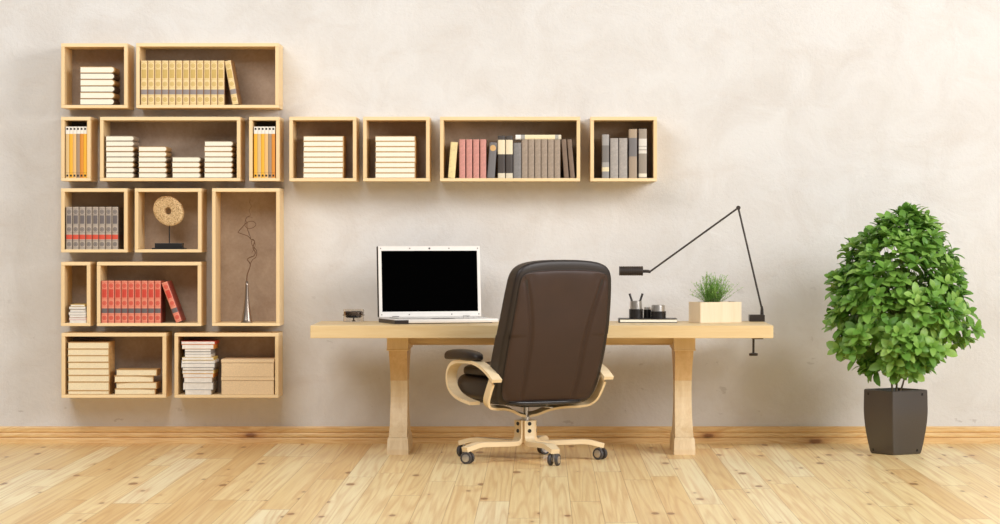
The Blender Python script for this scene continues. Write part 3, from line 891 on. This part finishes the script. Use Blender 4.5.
# ------------------------------------------------------------------ notebook and cups
NY = -0.60; kn = (NY - CAMY) / F
t = thing('notebook', 'dark covered notebook lying flat under the three cups', 'notebook', (PX(648.3, NY), NY, DT + 0.0005))
w = 58.0 * kn / 2
boxo('back_cover', (-w, w, 0, 0.2, 0, 0.003), 'laptop dark', t, 0.0008)
boxo('page_block', (-w + 0.004, w - 0.002, 0.004, 0.196, 0.0032, 0.019), 'page', t, 0.001)
boxo('front_cover', (-w, w, 0, 0.2, 0.0192, 0.0232), 'laptop dark', t, 0.0008)
boxo('spine', (-w - 0.0025, -w - 0.0002, 0, 0.2, 0.0, 0.0232), 'laptop dark', t, 0.0005)
NT_Z = DT + 0.0005 + 0.0236
def cup(name, px0, px1, py_top, py_split, Y, label, catg):
    k_ = (Y - CAMY) / F; r_ = (px1 - px0) * k_ / 2
    h = PZ(py_top, Y) - NT_Z; hs_ = PZ(py_split, Y) - NT_Z
    t_ = thing(name, label, catg, (PX((px0 + px1) / 2, Y), Y, NT_Z), 0, 'black based desk cups')
    bm = bmesh.new(); lathe(bm, [(0, 0), (r_, 0), (r_, hs_), (r_ - 0.004, hs_), (r_ - 0.004, 0.004), (0, 0.004)], 32); obj('black_base', bm, 'smoke black', t_, autos=40)
    bm = bmesh.new(); lathe(bm, [(0, 0.0045), (r_ - 0.0045, 0.0045), (r_ * 0.90, hs_), (r_ * 0.86, h), (r_ * 0.86 - 0.003, h), (r_ * 0.86 - 0.004, 0.008), (0, 0.008)], 32)
    obj('steel_cup', bm, 'silver', t_, autos=40)
    return r_, h
CYY = -0.50
r1, h1 = cup('pen_cup', 629.0, 643.0, 300.9, 309.0, CYY, 'tall steel and black pen cup holding two black pens', 'cup')
cup('desk_cup', 643.4, 651.2, 307.2, 309.5, -0.455, 'small low black cup between the pen cup and wide cup', 'cup')
cup('desk_cup', 650.2, 666.0, 305.0, 311.2, CYY, 'wide low steel and black cup at the right of the notebook', 'cup')
cx_ = PX(636, CYY)
for (p_, q_, lab) in ((629.6, 633.5, 'black pen leaning left in the pen cup'), (642.6, 638.5, 'black pen leaning right in the pen cup')):
    s = -1 if p_ < 636 else 1
    top = Vector((PX(p_, CYY), CYY + 0.01, PZ(293.6, CYY))); bot = Vector((cx_ - s * 0.004, CYY, NT_Z + 0.011))
    a = thing('pen', lab, 'pen', bot, 0, 'two black pens in the cup')
    v = top - bot
    bm = bmesh.new(); tube(bm, [(0, 0, 0), tuple(v * 0.12)], [0.001, 0.004], 10); obj('tip', bm, 'silver', a, autos=40)
    bm = bmesh.new(); tube(bm, [tuple(v * 0.125), tuple(v * 0.5), tuple(v)], [0.0052, 0.0062, 0.0068], 12); obj('barrel', bm, 'laptop dark', a, autos=40)

# ------------------------------------------------------------------ planter with herb
PY_ = -0.66; kp = (PY_ - CAMY) / F
PH = PZ(302.4, PY_) - DT
pr = R(24); pw, pd = 0.268, 0.150
ax = PX(700.4, PY_)
t = thing('planter_box', 'pale maple planter box on the right of the desk', 'planter', (ax, PY_, DT + 0.0005), pr)
wt = 0.012
boxo('front_board', (0, pw, 0, wt, 0, PH), plant_w, t, 0.0015)
boxo('back_board', (0, pw, pd - wt, pd, 0, PH), plant_w, t, 0.0015)
boxo('side_board', (0, wt, wt + 0.0003, pd - wt - 0.0003, 0, PH), plant_w, t, 0.0008)
boxo('side_board', (pw - wt, pw, wt + 0.0003, pd - wt - 0.0003, 0, PH), plant_w, t, 0.0008)
boxo('base_board', (wt + 0.0003, pw - wt - 0.0003, wt + 0.0003, pd - wt - 0.0003, 0, 0.01), plant_w, t, 0)
boxo('soil', (wt + 0.0005, pw - wt - 0.0005, wt + 0.0005, pd - wt - 0.0005, 0.0104, PH - 0.012), 'soil', t, 0)

def leaf(bm, tone, base, d, up, L, Wd, tval, curl=0.3, n=4, fold=0.25):
    """pointed oval leaf with a folded midrib, curling down along its length"""
    d = d.normalized(); s = d.cross(up); s = s.normalized() if s.length > 1e-4 else d.orthogonal().normalized()
    u = s.cross(d).normalized()
    rows = []
    prof = [0.10, 0.62, 0.95, 1.0, 0.66, 0.05] if n == 4 else [0.15, 1.0, 0.1]
    for i, wv in enumerate(prof):
        f = i / (len(prof) - 1)
        if n == 4: f = (0, 0.2, 0.42, 0.66, 0.87, 1.0)[i]
        c = base + d * (L * f) + u * (curl * L * (0.45 * f - f * f))
        hw = Wd * 0.5 * wv
        rows.append((bm.verts.new(c - s * hw + u * hw * fold), bm.verts.new(c), bm.verts.new(c + s * hw + u * hw * fold)))
    for a, b in zip(rows, rows[1:]):
        for j in (0, 1):
            f = bm.faces.new((a[j], a[j + 1], b[j + 1], b[j])); f.smooth = True
    for rw in rows:
        for v in rw: v[tone] = tval

def leafobj(name, bm, mat, parent):
    me = bpy.data.meshes.new(name); bm.to_mesh(me); bm.free()
    return link(name, me, mat, parent)

rng = random.Random(11)
hb = thing('herb_plant', 'feathery light green herb growing in the maple planter box', 'plant', (ax + pw * 0.44 * math.cos(pr) - pd * .5 * math.sin(pr), PY_ + pw * 0.44 * math.sin(pr) + pd * .5 * math.cos(pr), DT + PH - 0.009))
bmS = bmesh.new(); bmL = bmesh.new(); tone = bmL.verts.layers.float.new('tone')
for i in range(150):
    a = rng.uniform(0, 2 * math.pi); sp_ = abs(rng.gauss(0, 0.5)); sp_ = min(sp_, 1.15)
    ln = rng.uniform(0.09, 0.185)
    d0 = Vector((math.cos(a) * sp_ * 1.5, math.sin(a) * sp_ * 0.6, 1.0)).normalized()
    b = Vector((rng.uniform(-0.045, 0.045), rng.uniform(-0.03, 0.03), 0.0))
    pts = [b]; dd = d0.copy()
    for s in range(6):
        dd = (dd + Vector((rng.uniform(-.16, .16), rng.uniform(-.16, .16), -0.03))).normalized()
        pts.append(pts[-1] + dd * ln / 6)
    tube(bmS, pts, [0.0010 * (1 - 0.1 * j) for j in range(7)], 3, False)
    for j in range(1, 7):
        for q_ in range(6 if j > 1 else 2):
            f = rng.random(); p = pts[j - 1].lerp(pts[j], f)
            ld = (dd * 0.7 + Vector((rng.uniform(-1, 1), rng.uniform(-1, 1), rng.uniform(-0.3, 0.8)))).normalized()
            leaf(bmL, tone, p, ld, Vector((rng.uniform(-.3, .3), rng.uniform(-.3, .3), 1)), rng.uniform(0.008, 0.016), rng.uniform(0.0028, 0.0046), rng.random(), 0.2, 2)
obj('stems', bmS, 'branch green', hb, smooth=True)
leafobj('foliage', bmL, 'herb leaf', hb)

# ------------------------------------------------------------------ desk lamp
LY = -0.33
def lp(px_, py_, y=LY): return Vector((PX(px_, y), y, PZ(py_, y)))
o0 = lp(757, 321.2); o0.z = DT + 0.0005
t = thing('desk_lamp', 'black jointed desk lamp clamped to the right back edge of the desk', 'lamp', o0)
L = lambda px_, py_, y=LY: lp(px_, py_, y) - o0
kl = (LY - CAMY) / F
bm = bmesh.new(); box(bm, -7.9 * kl, 7.2 * kl, -0.05, 0.05, 0, 6.6 * kl, 0.002)
cl = obj('clamp_block', bm, 'lamp metal', t)
bm = bmesh.new(); box(bm, -2 * kl, 6.8 * kl, 0.0622, 0.078, -0.105, 0.035, 0.001); box(bm, -2 * kl, 6.8 * kl, 0.050, 0.0625, 0.002, 0.035); box(bm, -5.0 * kl, 6.0 * kl, -0.03, 0.0625, -0.105, -0.0885, 0.001)
obj('clamp_jaw', bm, 'lamp metal', t)
sx = L(753.3, 338).x
bm = bmesh.new(); tube(bm, [(sx, -0.01, -0.074), (sx, -0.01, -0.185)], 1.15 * kl, 12); obj('clamp_screw', bm, 'lamp metal', t, autos=40)
bm = bmesh.new(); lathe(bm, [(0, -0.202), (4.2 * kl, -0.202), (4.4 * kl, -0.198), (4.4 * kl, -0.188), (1.6 * kl, -0.185), (0, -0.185)], 20, (sx, -0.01, 0)); obj('screw_handle', bm, 'lamp metal', t, autos=40)
bm = bmesh.new(); box(bm, L(759.2, 338).x, L(763, 338).x, -0.03, 0.0, -0.0885, -0.074); obj('clamp_pad', bm, 'black plastic', t)
j0, j1, j2 = L(762.0, 309.5), L(738.3, 207.8), L(650.0, 271.6)
bm = bmesh.new(); tube(bm, [(j0.x, 0, 6.4 * kl), (j0.x, 0, j0.z + 0.002), (j0.x - 0.002, 0, j0.z + 0.02)], [0.0105, 0.009, 0.006], 12); obj('pivot_post', bm, 'lamp metal', t, autos=40)
bm = bmesh.new(); tube(bm, [j0, j1], 0.0058, 10); obj('lower_arm', bm, 'lamp metal', t, autos=40)
bm = bmesh.new(); tube(bm, [j1 + Vector((0, 0, 0)), j2], 0.0056, 10); obj('upper_arm', bm, 'lamp metal', t, autos=40)
bm = bmesh.new(); tube(bm, [j1 + Vector((0, -0.013, 0)), j1 + Vector((0, 0.013, 0))], 0.0125, 16); obj('elbow_joint', bm, 'lamp metal', t, autos=40)
bm = bmesh.new(); tube(bm, [j2 + Vector((0.004, 0, -0.002)), j2 + Vector((-0.012, 0, 0.002)), L(643.0, 271.2)], [0.008, 0.0095, 0.0095], 12); obj('neck', bm, 'lamp metal', t, autos=40)
s0, s1 = L(643.0, 270.9), L(619.2, 270.9)
bm = bmesh.new(); r_ = 4.7 * kl
prof = [(0, 0), (r_ * .96, 0), (r_, 0.002)]
Ln = (s0 - s1).length
for i in range(12):
    z_ = 0.006 + (Ln - 0.012) * i / 12
    prof += [(r_, z_), (r_, z_ + 0.007), (r_ * 0.955, z_ + 0.008), (r_ * 0.955, z_ + 0.010)]
prof += [(r_, Ln - 0.004), (r_, Ln), (r_ - 0.002, Ln), (r_ - 0.002, Ln - 0.03), (0, Ln - 0.03)]
lathe(bm, prof, 28)
s = obj('lamp_shade', bm, 'lamp metal', t, autos=40); s.location = s0; s.rotation_euler = (0, R(-90), 0)

# ------------------------------------------------------------------ office chair
CR = R(28)
ch = thing('office_chair', 'brown leather office chair with pale bent plywood arms and star base', 'chair', (-0.09, -1.22, 0), CR)
# base legs
for kk in range(5):
    wa = R(220 + 72 * kk) - CR
    bm = bmesh.new()
    pth = [(0.044, 0, 0.222), (0.044, 0, 0.19), (0.044, 0, 0.15), (0.048, 0, 0.122), (0.066, 0, 0.101), (0.10, 0, 0.096), (0.20, 0, 0.098), (0.30, 0, 0.101), (0.35, 0, 0.099), (0.385, 0, 0.091), (0.435, 0, 0.078)]
    strip(bm, pth, (0, 1, 0), lambda u: 0.058 if u < 0.9 else 0.058 - 0.10 * (u - 0.9), 0.026, 4)
    Lg = obj('leg', bm, ply_w, ch, autos=30); Lg.rotation_euler = (0, 0, wa)
    for z_ in (0.205, 0.165):
        bm = bmesh.new(); tube(bm, [(0.056, 0, z_), (0.0605, 0, z_)], [0.0115, 0.010], 14); obj('bolt', bm, 'bolt black', Lg, autos=40)
    # caster
    bm = bmesh.new(); tube(bm, [(0, 0, 0.045), (0, 0, 0.078)], 0.009, 10); box(bm, -0.009, 0.009, -0.0095, 0.0095, 0.020, 0.062, 0.004)
    cs = obj('caster', bm, 'silver', ch, autos=40)
    cs.location = (0.415 * math.cos(wa), 0.415 * math.sin(wa), 0)
    cs.rotation_euler = (0, 0, [R(-20), R(70), R(-35), R(20), R(60)][kk] - CR)
    for s in (-1, 1):
        bm = bmesh.new()
        y0 = s * 0.0115; y1 = s * 0.029
        n = 28; rw = 0.033
        prof = [(0.012, y0), (rw - 0.003, y0), (rw, y0 + s * 0.003), (rw, y1 - s * 0.004), (rw - 0.003, y1), (0.023, y1), (0.023, y1 - s * 0.003), (0.012, y1 - s * 0.003)]
        rings = [[bm.verts.new((r_ * math.cos(2 * math.pi * i / n), y_, 0.0335 + r_ * math.sin(2 * math.pi * i / n))) for i in range(n)] for r_, y_ in prof]
        for a, b in zip(rings, rings[1:] + rings[:1]):
            for i in range(n): bm.faces.new((a[i], a[(i + 1) % n], b[(i + 1) % n], b[i]))
        obj('wheel', bm, 'tyre', cs, autos=40)
        bm = bmesh.new(); tube(bm, [(0, y0 + s * 0.001, 0.0335), (0, y1 - s * 0.003, 0.0335), (0, y1 + s * 0.001, 0.0335), (0, y1 + s * 0.002, 0.0335)], [0.0118, 0.0225, 0.0205, 0.012], 24)
        obj('hub_cap', bm, 'silver', cs, autos=40)
bm = bmesh.new(); lathe(bm, [(0, 0.11), (0.022, 0.11), (0.022, 0.235), (0.026, 0.236), (0.026, 0.242), (0.014, 0.244), (0.014, 0.275), (0.017, 0.276), (0.017, 0.31), (0, 0.31)], 24); obj('gas_column', bm, 'silver', ch, autos=40)
boxo('seat_mechanism', (-0.075, 0.075, -0.11, 0.11, 0.300, 0.325), 'black plastic', ch, 0.008)
bm = bmesh.new(); tube(bm, [(0.035, -0.02, 0.306), (0.10, -0.06, 0.296), (0.13, -0.08, 0.292)], 0.005, 8); obj('tilt_lever', bm, 'silver', ch, smooth=True)
# transverse supports
for s in (-1, 1):
    bm = bmesh.new()
    pth = [(s * 0.347, -0.262, 0.452), (s * 0.346, -0.225, 0.40), (s * 0.338, -0.185, 0.35), (s * 0.312, -0.150, 0.318), (s * 0.265, -0.12, 0.306), (s * 0.19, -0.075, 0.300), (s * 0.12, -0.04, 0.286), (s * 0.06, -0.015, 0.262), (s * 0.016, 0, 0.252)]
    strip(bm, pth, (0, 1, 0.25), 0.052, 0.014, 6)
    obj('support_strip', bm, ply_w, ch, autos=30)
    # arm loop
    bm = bmesh.new(); X_ = s * 0.347
    pth = [(X_, -0.325, 0.462), (X_, -0.26, 0.500), (X_, -0.17, 0.535), (X_, -0.08, 0.553), (X_, 0.03, 0.555), (X_, 0.13, 0.549), (X_, 0.205, 0.522), (X_, 0.237, 0.465), (X_, 0.220, 0.410), (X_, 0.165, 0.370), (X_, 0.08, 0.346), (X_, -0.03, 0.331), (X_, -0.06, 0.328)]
    strip(bm, pth, (1, 0, 0), 0.060, 0.019, 6)
    ar = obj('armrest', bm, ply_w, ch, autos=30)
    bm = bmesh.new()
    def padf(a, b, c, X_=X_):
        tp = 1 - 0.35 * max(0, b) ** 2 - 0.15 * max(0, -b) ** 2
        return (X_ + a * 0.052 * tp, 0.085 + b * 0.205, 0.585 + c * 0.029 + 0.006 * (1 - b * b) - 0.012 * max(0, b) ** 3 - 0.004 * max(0, -b))
    cushion(bm, 10, 3.2, padf); obj('armrest_pad', bm, 'leather dark', ar, smooth=True)
# backrest
ZB0, ZB1 = 0.318, 1.118
def spine(v):
    """centre line depth of the backrest for v in -1..1"""
    u = (v + 1) / 2
    return -0.150 - 0.262 * u - 0.03 * math.sin(math.pi * u)
def halfw(v):
    u = (v + 1) / 2
    return 0.303 + 0.021 * math.sin(math.pi * min(1, u * 1.15) ** 0.8) 
def seam_x(v, s):
    u = (v + 1) / 2
    return s * (0.57 + 0.35 * max(0, u - 0.40) ** 1.7 / 0.60 ** 1.7)
def backf(a, b, c):
    v = c
    T = 0.075 - 0.012 * (v + 1) / 2
    y = spine(v) + b * T
    if b > 0: y += 0.012 * math.exp(-((a) / 0.4) ** 2)  # gentle front hollow
    ztop = ZB1 - 0.036 * abs(a) ** 2.6 if c > 0 else ZB1
    z = ZB0 + (v + 1) / 2 * (ztop - ZB0)
    return (a * halfw(v), y, z)
bm = bmesh.new(); cushion(bm, 30, 9.0, backf); bk = obj('backrest', bm, 'leather dark', ch, smooth=True)
def panel_pt(a, c, off=0.0):
    """rear panel surface"""
    v = c * 0.90 - 0.035
    T = 0.075 - 0.012 * (v + 1) / 2
    rim = (abs(a) ** 6 + abs(c) ** 6)
    puff = 0.012 * (max(0.0, 1 - rim)) ** 0.5
    groove = 0.0
    for s in (-1, 1):
        g = math.exp(-((a - seam_x(c, s)) / 0.035) ** 2); groove += 0.011 * g
        # soft crease fanning in from the top corners
        g2 = math.exp(-((a - s * (0.80 - 0.35 * (1 - c))) / 0.10) ** 2) * max(0, (c - 0.1)) ** 1.5
        groove += 0.007 * g2
    dish = 0.007 * math.exp(-((c - 0.55) / 0.35) ** 2) * math.exp(-(a / 0.45) ** 2)
    y = spine(v) - T - 0.001 - puff + groove * min(1, puff / 0.006) + dish - off
    ztop = ZB1 - 0.022 * abs(a) ** 2.6 if c > 0 else ZB1
    z = ZB0 + (v + 1) / 2 * (ztop - ZB0)
    return Vector((a * halfw(v) * 0.905, y, z))
bm = bmesh.new()
n = 64; grid = []
for j in range(n + 1):
    c = -1 + 2 * j / n; rowv = []
    for i in range(n + 1):
        a = -1 + 2 * i / n
        s_ = max(1.0, (abs(a) ** 14 + abs(c) ** 14) ** (1 / 14))
        rowv.append(bm.verts.new(panel_pt(a / s_, c / s_)))
    grid.append(rowv)
for j in range(n):
    for i in range(n): bm.faces.new((grid[j][i], grid[j][i + 1], grid[j + 1][i + 1], grid[j + 1][i]))
# give the panel a rim that goes into the body
be = [e for e in bm.edges if len(e.link_faces) == 1]
r_ = bmesh.ops.extrude_edge_only(bm, edges=be)
for v in r_['geom']:
    if isinstance(v, bmesh.types.BMVert): v.co.y += 0.02
obj('back_panel', bm, 'leather brown', bk, smooth=True)
for s in (-1, 1):
    bm = bmesh.new(); tube(bm, [panel_pt(seam_x(c, s), c, -0.0006) for c in [(-0.97 + 1.94 * i / 40) for i in range(41)]], 0.0014, 6); obj('seam', bm, 'stand black', bk, smooth=True)
# edge piping
def loop_pts(m=120):
    out = []
    for i in range(m):
        an = 2 * math.pi * i / m; ca, sa = math.cos(an), math.sin(an); s_ = (abs(ca) ** 14 + abs(sa) ** 14) ** (1 / 14)
        p = panel_pt(ca / s_, sa / s_); out.append(p + Vector((0, 0.002, 0)))
    return out
lpv = loop_pts(); bm = bmesh.new(); tube(bm, lpv + [lpv[0]], 0.0028, 6, False); obj('piping', bm, 'leather dark', bk, smooth=True)
# seat
def seatf(a, b, c):
    return (a * (0.308 - 0.012 * max(0, -b)), 0.070 + b * 0.300, 0.405 + c * 0.078 + 0.014 * (1 - a * a) * (c > 0) + 0.006 * b)
bm = bmesh.new(); cushion(bm, 16, 3.8, seatf); obj('seat', bm, 'leather dark', ch, smooth=True)
def topf(a, b, c):
    return (a * 0.298, 0.045 + b * 0.265, 0.500 + c * 0.040 + 0.010 * (1 - a * a) - 0.02 * max(0, b) ** 3)
bm = bmesh.new(); cushion(bm, 14, 3.6, topf); obj('seat_cushion', bm, 'leather dark', ch, smooth=True)
def shellf(a, b, c):
    return (a * 0.262, 0.0 + b * 0.245, 0.3305 + c * 0.014 + 0.004 * a * a)
bm = bmesh.new(); cushion(bm, 10, 6.0, shellf); obj('seat_underside', bm, 'smoke black', ch, smooth=True)

# ------------------------------------------------------------------ big potted plant
# pot: the near corner sits at px 889
PYc = -0.93
pc = Vector((PX(893.0, PYc), PYc, 0))
al = R(33)
S = 0.262
# side directions from the near corner: right face runs along (cos,sin), left face along (-sin,cos)
e1 = Vector((math.cos(al), math.sin(al), 0)); e2 = Vector((-math.sin(al), math.cos(al), 0))
cen = pc + (e1 + e2) * (S * 0.47)
pt = thing('plant_pot', 'tall dark graphite square pot holding the shrub', 'pot', (cen.x, cen.y, 0.0005), al)
HP = PZ(391.0, PYc)
def pot_hw(u):
    # half width by height 0..1
    return 0.5 * S * (0.80 + 0.21 * math.sin(math.pi * 0.5 * min(1, u / 0.72)) - 0.012 * max(0, u - 0.72) / 0.28)
bm = bmesh.new()
def ring_sq(hw, z_, rr):
    out = []
    for q_, (sx_, sy_) in enumerate(((1, 1), (-1, 1), (-1, -1), (1, -1))):
        for k_ in range(5):
            a = math.pi / 2 * q_ + math.pi / 2 * k_ / 4
            out.append(bm.verts.new((sx_ * (hw - rr) + rr * math.cos(a), sy_ * (hw - rr) + rr * math.sin(a), z_)))
    return out
rings = [ring_sq(pot_hw(0) - 0.006, 0.0, 0.008), ring_sq(pot_hw(0), 0.005, 0.010)]
for i in range(1, 15): rings.append(ring_sq(pot_hw(i / 14 * 0.985), HP * i / 14 * 0.985, 0.010))
rings.append(ring_sq(pot_hw(1) - 0.004, HP, 0.009)); rings.append(ring_sq(pot_hw(1) - 0.012, HP, 0.006)); rings.append(ring_sq(pot_hw(1) - 0.014, HP - 0.005, 0.006)); rings.append(ring_sq(pot_hw(1) - 0.018, HP - 0.05, 0.006))
for a, b in zip(rings, rings[1:]):
    for i in range(20): bm.faces.new((a[i], a[(i + 1) % 20], b[(i + 1) % 20], b[i]))
bm.faces.new(rings[0][::-1]); bm.faces.new(rings[-1])
obj('pot_body', bm, 'pot', pt, autos=35)
for face in (0, 1):
    for u, sgn in ((0.93, 1), (0.06, 1), (0.93, -1), (0.06, -1)):
        if face == 0 and sgn == -1: continue
        if face == 1 and sgn == 1: continue
        hw = pot_hw(u); z_ = HP * u
        bm = bmesh.new()
        m_ = sgn * (hw - 0.045 if u > .5 else hw - 0.04)
        if face == 0: box(bm, m_ - 0.006, m_ + 0.006, -hw - 0.0012, -hw + 0.004, z_ - 0.007, z_ + 0.007)
        else: box(bm, -hw - 0.0012, -hw + 0.004, -m_ - 0.006, -m_ + 0.006, z_ - 0.007, z_ + 0.007)
        obj('rim_notch' if u > .5 else 'base_notch', bm, 'bolt black', pt)
bm = bmesh.new(); sw = pot_hw(1) - 0.0185
box(bm, -sw, sw, -sw, sw, HP - 0.049, HP - 0.035); so = obj('soil', bm, 'soil', pt)

tr = thing('shrub', 'leafy green shrub with a rounded crown growing in the dark pot', 'plant', (cen.x, cen.y, HP - 0.031))
rng = random.Random(7)
# crown silhouette from the photograph: half-extents around px 900 by height
sil = [(203, 906, 912), (211, 900, 919), (221, 876, 934), (235, 855, 948), (250, 838, 955), (265, 833, 962), (280, 828, 964), (295, 826, 966), (310, 826, 968), (325, 826, 980), (340, 828, 972), (352, 836, 948), (364, 852, 935), (374, 866, 925), (384, 878, 912)]
YC = cen.y; kc = (YC - CAMY) / F
def sil_at(z_):
    py_ = HY + (CAMZ - z_) / kc
    if py_ <= sil[0][0]: return sil[0][1], sil[0][2]
    for a, b in zip(sil, sil[1:]):
        if a[0] <= py_ <= b[0]:
            f = (py_ - a[0]) / (b[0] - a[0]); return a[1] + (b[1] - a[1]) * f, a[2] + (b[2] - a[2]) * f
    return sil[-1][1], sil[-1][2]
bmL = bmesh.new(); tone = bmL.verts.layers.float.new('tone')
bmB = bmesh.new()
zt, zb = PZ(207, YC), PZ(372, YC)
org = tr.location.copy()
tips = []; tries = 0
core = [Vector((PX(894 + 8 * i, YC) * 1.0, YC, 0)) for i in range(2)]
while len(tips) < 560 and tries < 60000:
    tries += 1
    z_ = rng.uniform(zb, zt)
    l_, r_ = sil_at(z_); cxp = (l_ + r_) / 2; hwp = max(2.0, (r_ - l_) / 2 - 2.5)
    a = rng.uniform(0, 2 * math.pi); rad = math.sqrt(rng.uniform(0.18, 1.0))
    X_ = PX(cxp, YC) + math.cos(a) * rad * hwp * kc
    Yd = min(hwp * kc, 0.36) * 0.95
    Y_ = YC + math.sin(a) * rad * Yd
    p = Vector((X_, Y_, z_))
    if any((p - q_).length < 0.034 for q_ in tips): continue
    tips.append(p)
stem_base = [Vector((-0.018, -0.005, 0)), Vector((0.004, 0.01, 0)), Vector((0.022, -0.004, 0))]
forks = [Vector((PX(886, YC) - org.x, -0.02, PZ(345, YC) - org.z)), Vector((PX(899, YC) - org.x, 0.02, PZ(320, YC) - org.z)), Vector((PX(912, YC) - org.x, -0.01, PZ(345, YC) - org.z))]
bmT = bmesh.new()
for sb, fk in zip(stem_base, forks):
    pts = cat([sb, sb.lerp(fk, 0.4) + Vector((0.004, 0, 0)), fk], 6)
    tube(bmT, pts, [0.0062 - 0.0002 * i for i in range(len(pts))], 8)
obj('stems', bmT, 'stem', tr, smooth=True)
cr_c = Vector((PX(900, YC), YC, PZ(310, YC)))
for p in tips:
    lp_ = p - org
    fk = min(forks, key=lambda f: (f - lp_).length)
    mid = fk.lerp(lp_, 0.5) + Vector((rng.uniform(-.02, .02), rng.uniform(-.02, .02), -0.02))
    if rng.random() < 0.3:
        tube(bmB, cat([fk, mid, lp_], 3), 0.0016, 4, False)
    out = (p - cr_c); out.z *= 0.7; out = out.normalized()
    axis = (out * 0.75 + Vector((0, -0.18, 0.65)) + Vector((rng.uniform(-.4, .4), rng.uniform(-.4, .4), rng.uniform(-.2, .4)))).normalized()
    s1 = axis.orthogonal().normalized(); s2 = axis.cross(s1)
    nl = rng.randint(5, 8); ph = rng.uniform(0, 6.28); base_t = rng.uniform(0.1, 0.75)
    for li in range(nl):
        an = ph + li * 2.4
        op = 1.15 - 0.85 * li / nl
        d_ = axis * (1 - 0.55 * op) + (s1 * math.cos(an) + s2 * math.sin(an)) * op * 0.9
        d_.z -= 0.05
        Ln = rng.uniform(0.066, 0.100) * (1.0 - 0.35 * li / nl)
        b0 = lp_ - axis * 0.02 * (1 - li / nl)
        leaf(bmL, tone, b0, d_, axis, Ln, Ln * rng.uniform(0.50, 0.62), min(1, max(0, base_t + rng.uniform(-.15, .3))), rng.uniform(0.15, 0.7))
obj('branches', bmB, 'branch green', tr, smooth=True)
leafobj('foliage', bmL, 'tree leaf', tr)

# ------------------------------------------------------------------ light
w = bpy.data.worlds.new('World'); SC.world = w; w.use_nodes = True
nt = w.node_tree; bg = nt.nodes['Background']
tc = nt.nodes.new('ShaderNodeTexCoord'); sx_ = nt.nodes.new('ShaderNodeSeparateXYZ'); nt.links.new(tc.outputs['Generated'], sx_.inputs[0])
mr = nt.nodes.new('ShaderNodeMapRange'); nt.links.new(sx_.outputs[2], mr.inputs[0])
mr.inputs[1].default_value = 0.0; mr.inputs[2].default_value = 0.8; mr.inputs[3].default_value = 0.50; mr.inputs[4].default_value = 0.42
ma = nt.nodes.new('ShaderNodeMath'); ma.operation = 'MULTIPLY_ADD'; nt.links.new(sx_.outputs[0], ma.inputs[0]); ma.inputs[1].default_value = 0.48; ma.inputs[2].default_value = 0.6
mm = nt.nodes.new('ShaderNodeMath'); mm.operation = 'MULTIPLY'; nt.links.new(mr.outputs[0], mm.inputs[0]); nt.links.new(ma.outputs[0], mm.inputs[1])
nt.links.new(mm.outputs[0], bg.inputs[1])
bg.inputs[0].default_value = (1.0, 0.995, 0.99, 1)

def area(name, loc, target, size, size_y, power, col):
    l = bpy.data.lights.new(name, 'AREA'); l.shape = 'RECTANGLE'; l.size = size; l.size_y = size_y; l.energy = power; l.color = col
    o = bpy.data.objects.new(name, l); COL.objects.link(o); o.location = loc
    o.rotation_euler = (Vector(target) - Vector(loc)).to_track_quat('-Z', 'Y').to_euler()
    return o
area('assumed_key_light', (6.0, -6.0, 3.8), (1.8, 0, 0.9), 4.0, 3.0, 480, (1.0, 0.995, 1.0))  # assumed key lamp out of view at upper right, no window is built
area('added_fill_light', (-3.0, -5.5, 4.8), (-1.6, 0, 0.9), 4.0, 2.5, 235, (1.0, 0.99, 0.985))  # added fill lamp out of view, lifts the left side of the wall

# ------------------------------------------------------------------ camera
cam = bpy.data.cameras.new('Camera'); co = bpy.data.objects.new('Camera', cam); COL.objects.link(co)
co.location = (0, CAMY, CAMZ); co.rotation_euler = (R(90), 0, 0)
cam.sensor_width = 36; cam.sensor_fit = 'HORIZONTAL'; cam.lens = F / 1000 * 36
cam.shift_x = -0.042; cam.shift_y = -0.032
cam.clip_end = 100
SC.camera = co
SC.view_settings.view_transform = 'Standard'; SC.view_settings.look = 'None'
SC.view_settings.exposure = -0.06; SC.view_settings.gamma = 1.0; SC.view_settings.use_curve_mapping = False
